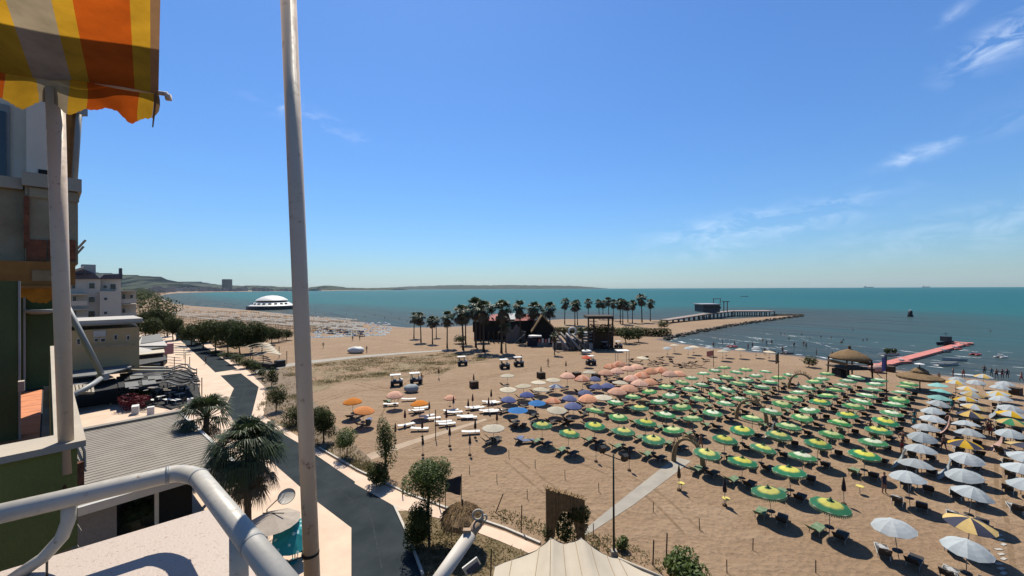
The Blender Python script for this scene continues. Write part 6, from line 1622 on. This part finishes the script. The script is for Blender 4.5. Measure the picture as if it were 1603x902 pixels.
# stakes and rope posts
st_me = MB().tube([(0, 0, -.1), (.02, 0, .75)], .028, 6).mesh('stake', mwood)
STK = [(825.5, 781), (838, 733), (884.6, 750), (937.5, 770), (796.7, 717), (1022.5, 802), (1095, 829), (929, 837.5), (1178.5, 861), (1277, 897), (735, 742), (778, 756), (1138, 897), (681, 737)]
for q, (px, py) in enumerate(sorted(STK)):
    o = link('sand_stake', st_me); o.location = G(px, py); o.rotation_euler = (0, 0, rngP.uniform(0, 6)); tag(o, f'thin wooden stake in the front sand, {ORD[q + 1]} from the left', 'stake', 'stakes in the sand')
for (px, py, h, l) in [(815.7, 832, 1.8, 'tall dark rope post beside the pavement'), (775, 803, 1.4, 'leaning rope post behind the thatched sunshade'), (1043, 873, 1.5, 'wooden post left of the bright shrub'), (1022, 885, 1.5, 'wooden post in the weeds near the tent'), (768, 903, 1.6, 'thin dark post beside the notice board'),
                       (630, 777, 1.4, 'dark post on the pavement strip by the trees'), (688, 796, 1.5, 'dark post on the pavement strip by the banner')]:
    o = MB().tube([(0, 0, -.1), (.06 if 'leaning' not in l else .6, 0, h)], .04, 6).build('rope_post', mwood, None, False, G(px, py)); tag(o, l, 'post')
for k in range(7):
    o = MB().tube([(0, 0, -.1), (0, 0, 1.5)], .035, 6).build('fence_stake', mwood, None, False, G(448 + k * 5.5, 668 - k * .5)); tag(o, f'fence stake beside the dark shrub left of the pole, {ORD[k + 1]} in line', 'stake', 'fence stakes by the shrub')
# sun-bleached boardwalk squares at the lower right
for k in range(9):
    g = G(1563 + (k % 3) * 4, 838 + k * 7.5); o = MB().box((0, 0, .02), (.42, .16, .03)).build('board_slab', mroofw, None, False, g); tag(o, f'pale slab lying on the sand at lower right, {ORD[k + 1]} from the top', 'slab', 'pale slabs at lower right'); o.rotation_euler = (0, 0, R(10 * (k % 3)))
# turquoise play tower and parked car at the far end of the lane
kd = thing('play_tower', 'turquoise play structure at the far end of the lane', 'play structure', G(291, 531)); g = G(291, 531)
for k in range(3): MB().lathe([(1.0, .3), (1.3, 1.2), (.9, 2.4), (0, 2.8)], 8, (k * 1.8 - 1.8, .4 * k, 0)).build('pod', M('turquoise_plastic', (.01, .20, .26), .5, .1), kd, True)
cr = thing('parked_car', 'dark car parked at the far end of the lane', 'car', G(282, 531.5), R(125))
MB().box((0, 0, .62), (4.2, 1.7, .6)).build('body', mhdark, cr); MB().add([(-1.3, -.75, .92), (1.0, -.75, .92), (.5, -.65, 1.42), (-.9, -.65, 1.42), (-1.3, .75, .92), (1.0, .75, .92), (.5, .65, 1.42), (-.9, .65, 1.42)], [(0, 1, 2, 3), (7, 6, 5, 4), (3, 2, 6, 7), (1, 5, 6, 2), (0, 3, 7, 4)]).build('cabin', mglass, cr)
for sx in (-1.3, 1.3):
    for sy in (-.8, .8): MB().tube([(sx, sy - .1, .32), (sx, sy + .1, .32)], .32, 12).build('wheel', mtyre, cr, True)
# far town
tw = thing('tower_block', 'lone dark tower block above the far town', 'building', (fp(355.5, 4200)[0], 4200, 0))
kf = 4200 / F; MB().box((0, 0, 45 + 20), (10.5 * kf, 8 * kf, 130)).build('wall', M('far_wall', (.15, .15, .16), .9, .1, .01), tw)
for k in range(12): MB().box((0, -4 * kf - .3, 14 + k * 9.5), (9.4 * kf, 1, 3.4)).build('window_band', mglass, tw)
mb = MB(); rngt = random.Random(12)
for _ in range(150):
    px = rngt.uniform(236, 500); Y = rngt.uniform(3900, 5200) if px > 270 else rngt.uniform(2400, 3400); h = rngt.uniform(15, 48) * (1.0 if px < 420 else .5); w = rngt.uniform(18, 45)
    mb.box(((px - CX) / F * Y, Y, h / 2), (w, 30, h))
tag(mb.build('far_town', M('far_town_wall', (.24, .22, .20), .9, .3, .01, col2=(.40, .37, .34))), 'hazy seafront town along the far bay', kind='stuff')
# ================================================================ people
def person_mesh(pose, mats, seed):
    J = dict(pel=(0, 0, .95), wai=(0, 0, 1.12), che=(0, -.01, 1.36), nec=(0, 0, 1.5), hea=(0, -.02, 1.62), cro=(0, -.01, 1.74))
    if pose == 'walk': kl, al, kr, ar = (.10, -.16, .5), (.1, -.10, .06), (-.1, .10, .5), (-.1, .32, .1)
    else: kl, al, kr, ar = (.11, -.02, .5), (.12, 0, .06), (-.11, .02, .5), (-.13, .02, .06)
    V = [J['pel'], J['wai'], J['che'], J['nec'], J['hea'], J['cro']]; Rr = [.14, .125, .15, .055, .095, .07]; E_ = [(0, 1), (1, 2), (2, 3), (3, 4), (4, 5)]
    def chain(root, pts, rs_):
        prev = root
        for p, r in zip(pts, rs_): V.append(p); Rr.append(r); E_.append((prev, len(V) - 1)); prev = len(V) - 1
    sw = .18 if pose == 'walk' else .03
    chain(0, [(.1, 0, .88), kl, al, (al[0] + .01, al[1] - .14, .04)], [.09, .06, .042, .035]); chain(0, [(-.1, 0, .88), kr, ar, (ar[0] - .01, ar[1] - .14, .04 if pose != 'walk' else .07)], [.09, .06, .042, .035])
    chain(2, [(.19, 0, 1.4), (.25, .04 + sw, 1.14), (.25, -.06 + sw, .9), (.25, -.08 + sw, .82)], [.06, .042, .035, .035])
    if pose == 'hip': chain(2, [(-.19, 0, 1.4), (-.36, .05, 1.2), (-.2, -.06, 1.02), (-.17, -.08, 1.0)], [.06, .042, .035, .035])
    else: chain(2, [(-.19, 0, 1.4), (-.25, .04 - sw, 1.14), (-.25, -.06 - sw, .9), (-.25, -.08 - sw, .82)], [.06, .042, .035, .035])
    me = bpy.data.meshes.new('tmp'); me.from_pydata(V, E_, []); o = bpy.data.objects.new('tmp', me); COL.objects.link(o)
    md = o.modifiers.new('s', 'SKIN'); md.use_smooth_shade = True
    for i, r in enumerate(Rr): me.skin_vertices[0].data[i].radius = (r, r * (.72 if i in (0, 1, 2) else 1)); 
    me.skin_vertices[0].data[0].use_root = True
    s2 = o.modifiers.new('ss', 'SUBSURF'); s2.levels = 1; s2.render_levels = 1
    dg = bpy.context.evaluated_depsgraph_get(); dg.update(); ev = o.evaluated_get(dg)
    res = bpy.data.meshes.new_from_object(ev); bpy.data.objects.remove(o)
    res.materials.clear()
    for m in mats: res.materials.append(m)
    for p in res.polygons:
        z = p.center.z; x = abs(p.center.x)
        p.material_index = 2 if (z > 1.66 or (z > 1.56 and p.center.y > .02)) else (1 if .74 < z < 1.02 and x < .21 else (1 if seed % 3 == 0 and 1.02 <= z < 1.42 and x < .2 else 0))
        p.use_smooth = True
    return res
mskin = [M('skin_a', (.36, .19, .12), .6, .08), M('skin_b', (.26, .13, .08), .6, .08), M('skin_c', (.16, .08, .05), .6, .08)]
mswim = [M('swim_navy', (.02, .025, .07), .8, .1), M('swim_red', (.35, .03, .03), .8, .1), M('swim_black', (.015, .015, .015), .8, .1), M('swim_teal', (.02, .22, .24), .8, .1)]
mhair = M('hair', (.02, .014, .01), .7, .2)
PM = [person_mesh(p, [mskin[i % 3], mswim[i % 4], mhair], i) for i, p in enumerate(['stand', 'walk', 'hip', 'stand', 'walk', 'hip'])]
cl_n = ['navy', 'red', 'black', 'teal', 'navy', 'red']
PP = [(1117, 545, 0), (1131, 541, 0), (1150, 539, -.5), (1171, 547, -.1), (1178, 544, -.2), (1194, 534, -.8), (1200, 539, -.6), (1208, 537, -.7), (1225, 553, 0), (1243, 542, -.5), (1258, 540, -.6), (1262, 543, -.5), (1278, 556, -.1), (1197, 556, 0), (1303, 561, -.1),
      (1470, 598, 0), (1492, 590, 0), (1508, 592, 0), (1541, 583, -.4), (1552, 588, -.2), (1560, 591, -.2), (1569, 592, -.1), (1577, 592, -.1), (1599, 598, 0), (322, 570, 0), (574, 552, 0), (816, 567, 0), (660, 601, 0), (858, 574, 0), (552, 534, 0), (506, 545, 0), (563, 533, 0)]
for q, (px, py, dz_) in enumerate(sorted(PP)):
    k = q % 6
    where = 'walking on the far grey lane' if px == 322 else ('standing on the sand in the left half' if px < 900 else ('at the shoreline left of the hut' if px < 1310 else 'at the water edge far right'))
    o = link('person', PM[k]); o.location = G(px, py) + Vector((0, 0, dz_ if dz_ else .0)); o.rotation_euler = (0, 0, rngP.uniform(0, 6.28)); s = rngP.uniform(.95, 1.05); o.scale = (s, s, s)
    tag(o, f'person in {cl_n[k]} swimwear {where}, {ORD[min(q + 1, 30)]}{"" if q < 30 else " or later"} from the left', 'person', 'people on the beach')
SW = [(1222, 523.5), (1228, 525), (1235, 531), (1268, 530.5), (1285, 528), (1316, 537), (1318, 536.5), (1320, 533), (1335, 517), (1351, 533.5), (1357, 532.5), (1301, 529.5), (1255, 524), (1550, 519), (493, 483), (494, 490), (509, 494), (543, 492.5), (558, 493.5), (587, 494), (602, 498), (625, 500), (637, 503), (520, 489), (571, 497), (612, 492)]
for q, (px, py) in enumerate(sorted(SW)):
    k = q % 6; o = link('person', PM[k]); o.location = G(px, py, -.19) + Vector((0, 0, -1.05)); o.rotation_euler = (0, 0, rngP.uniform(0, 6.28))
    tag(o, f'bather wading chest-deep in the sea, {ORD[q + 1]} from the left', 'person', 'bathers in the sea')

AM = []
for q in range(30):
    i = rngP.choice([-1.5, -.5, .5, 1.5, 2.7, 3.9, 4.9, 5.9, -2.4, -3.3]); j = rngP.uniform(.5, 10.5); x, y = gridpos(i, j); AM.append((x / y, x, y))
for q, (_, x, y) in enumerate(sorted(AM)):
    k = rngP.randrange(6); o = link('person', PM[k]); o.location = (x, y, 0); o.rotation_euler = (0, 0, rngP.uniform(0, 6.28))
    tag(o, f'person in {cl_n[k]} swimwear standing among the parasols, {ORD[q + 1]} from the left', 'person', 'people among the parasols')
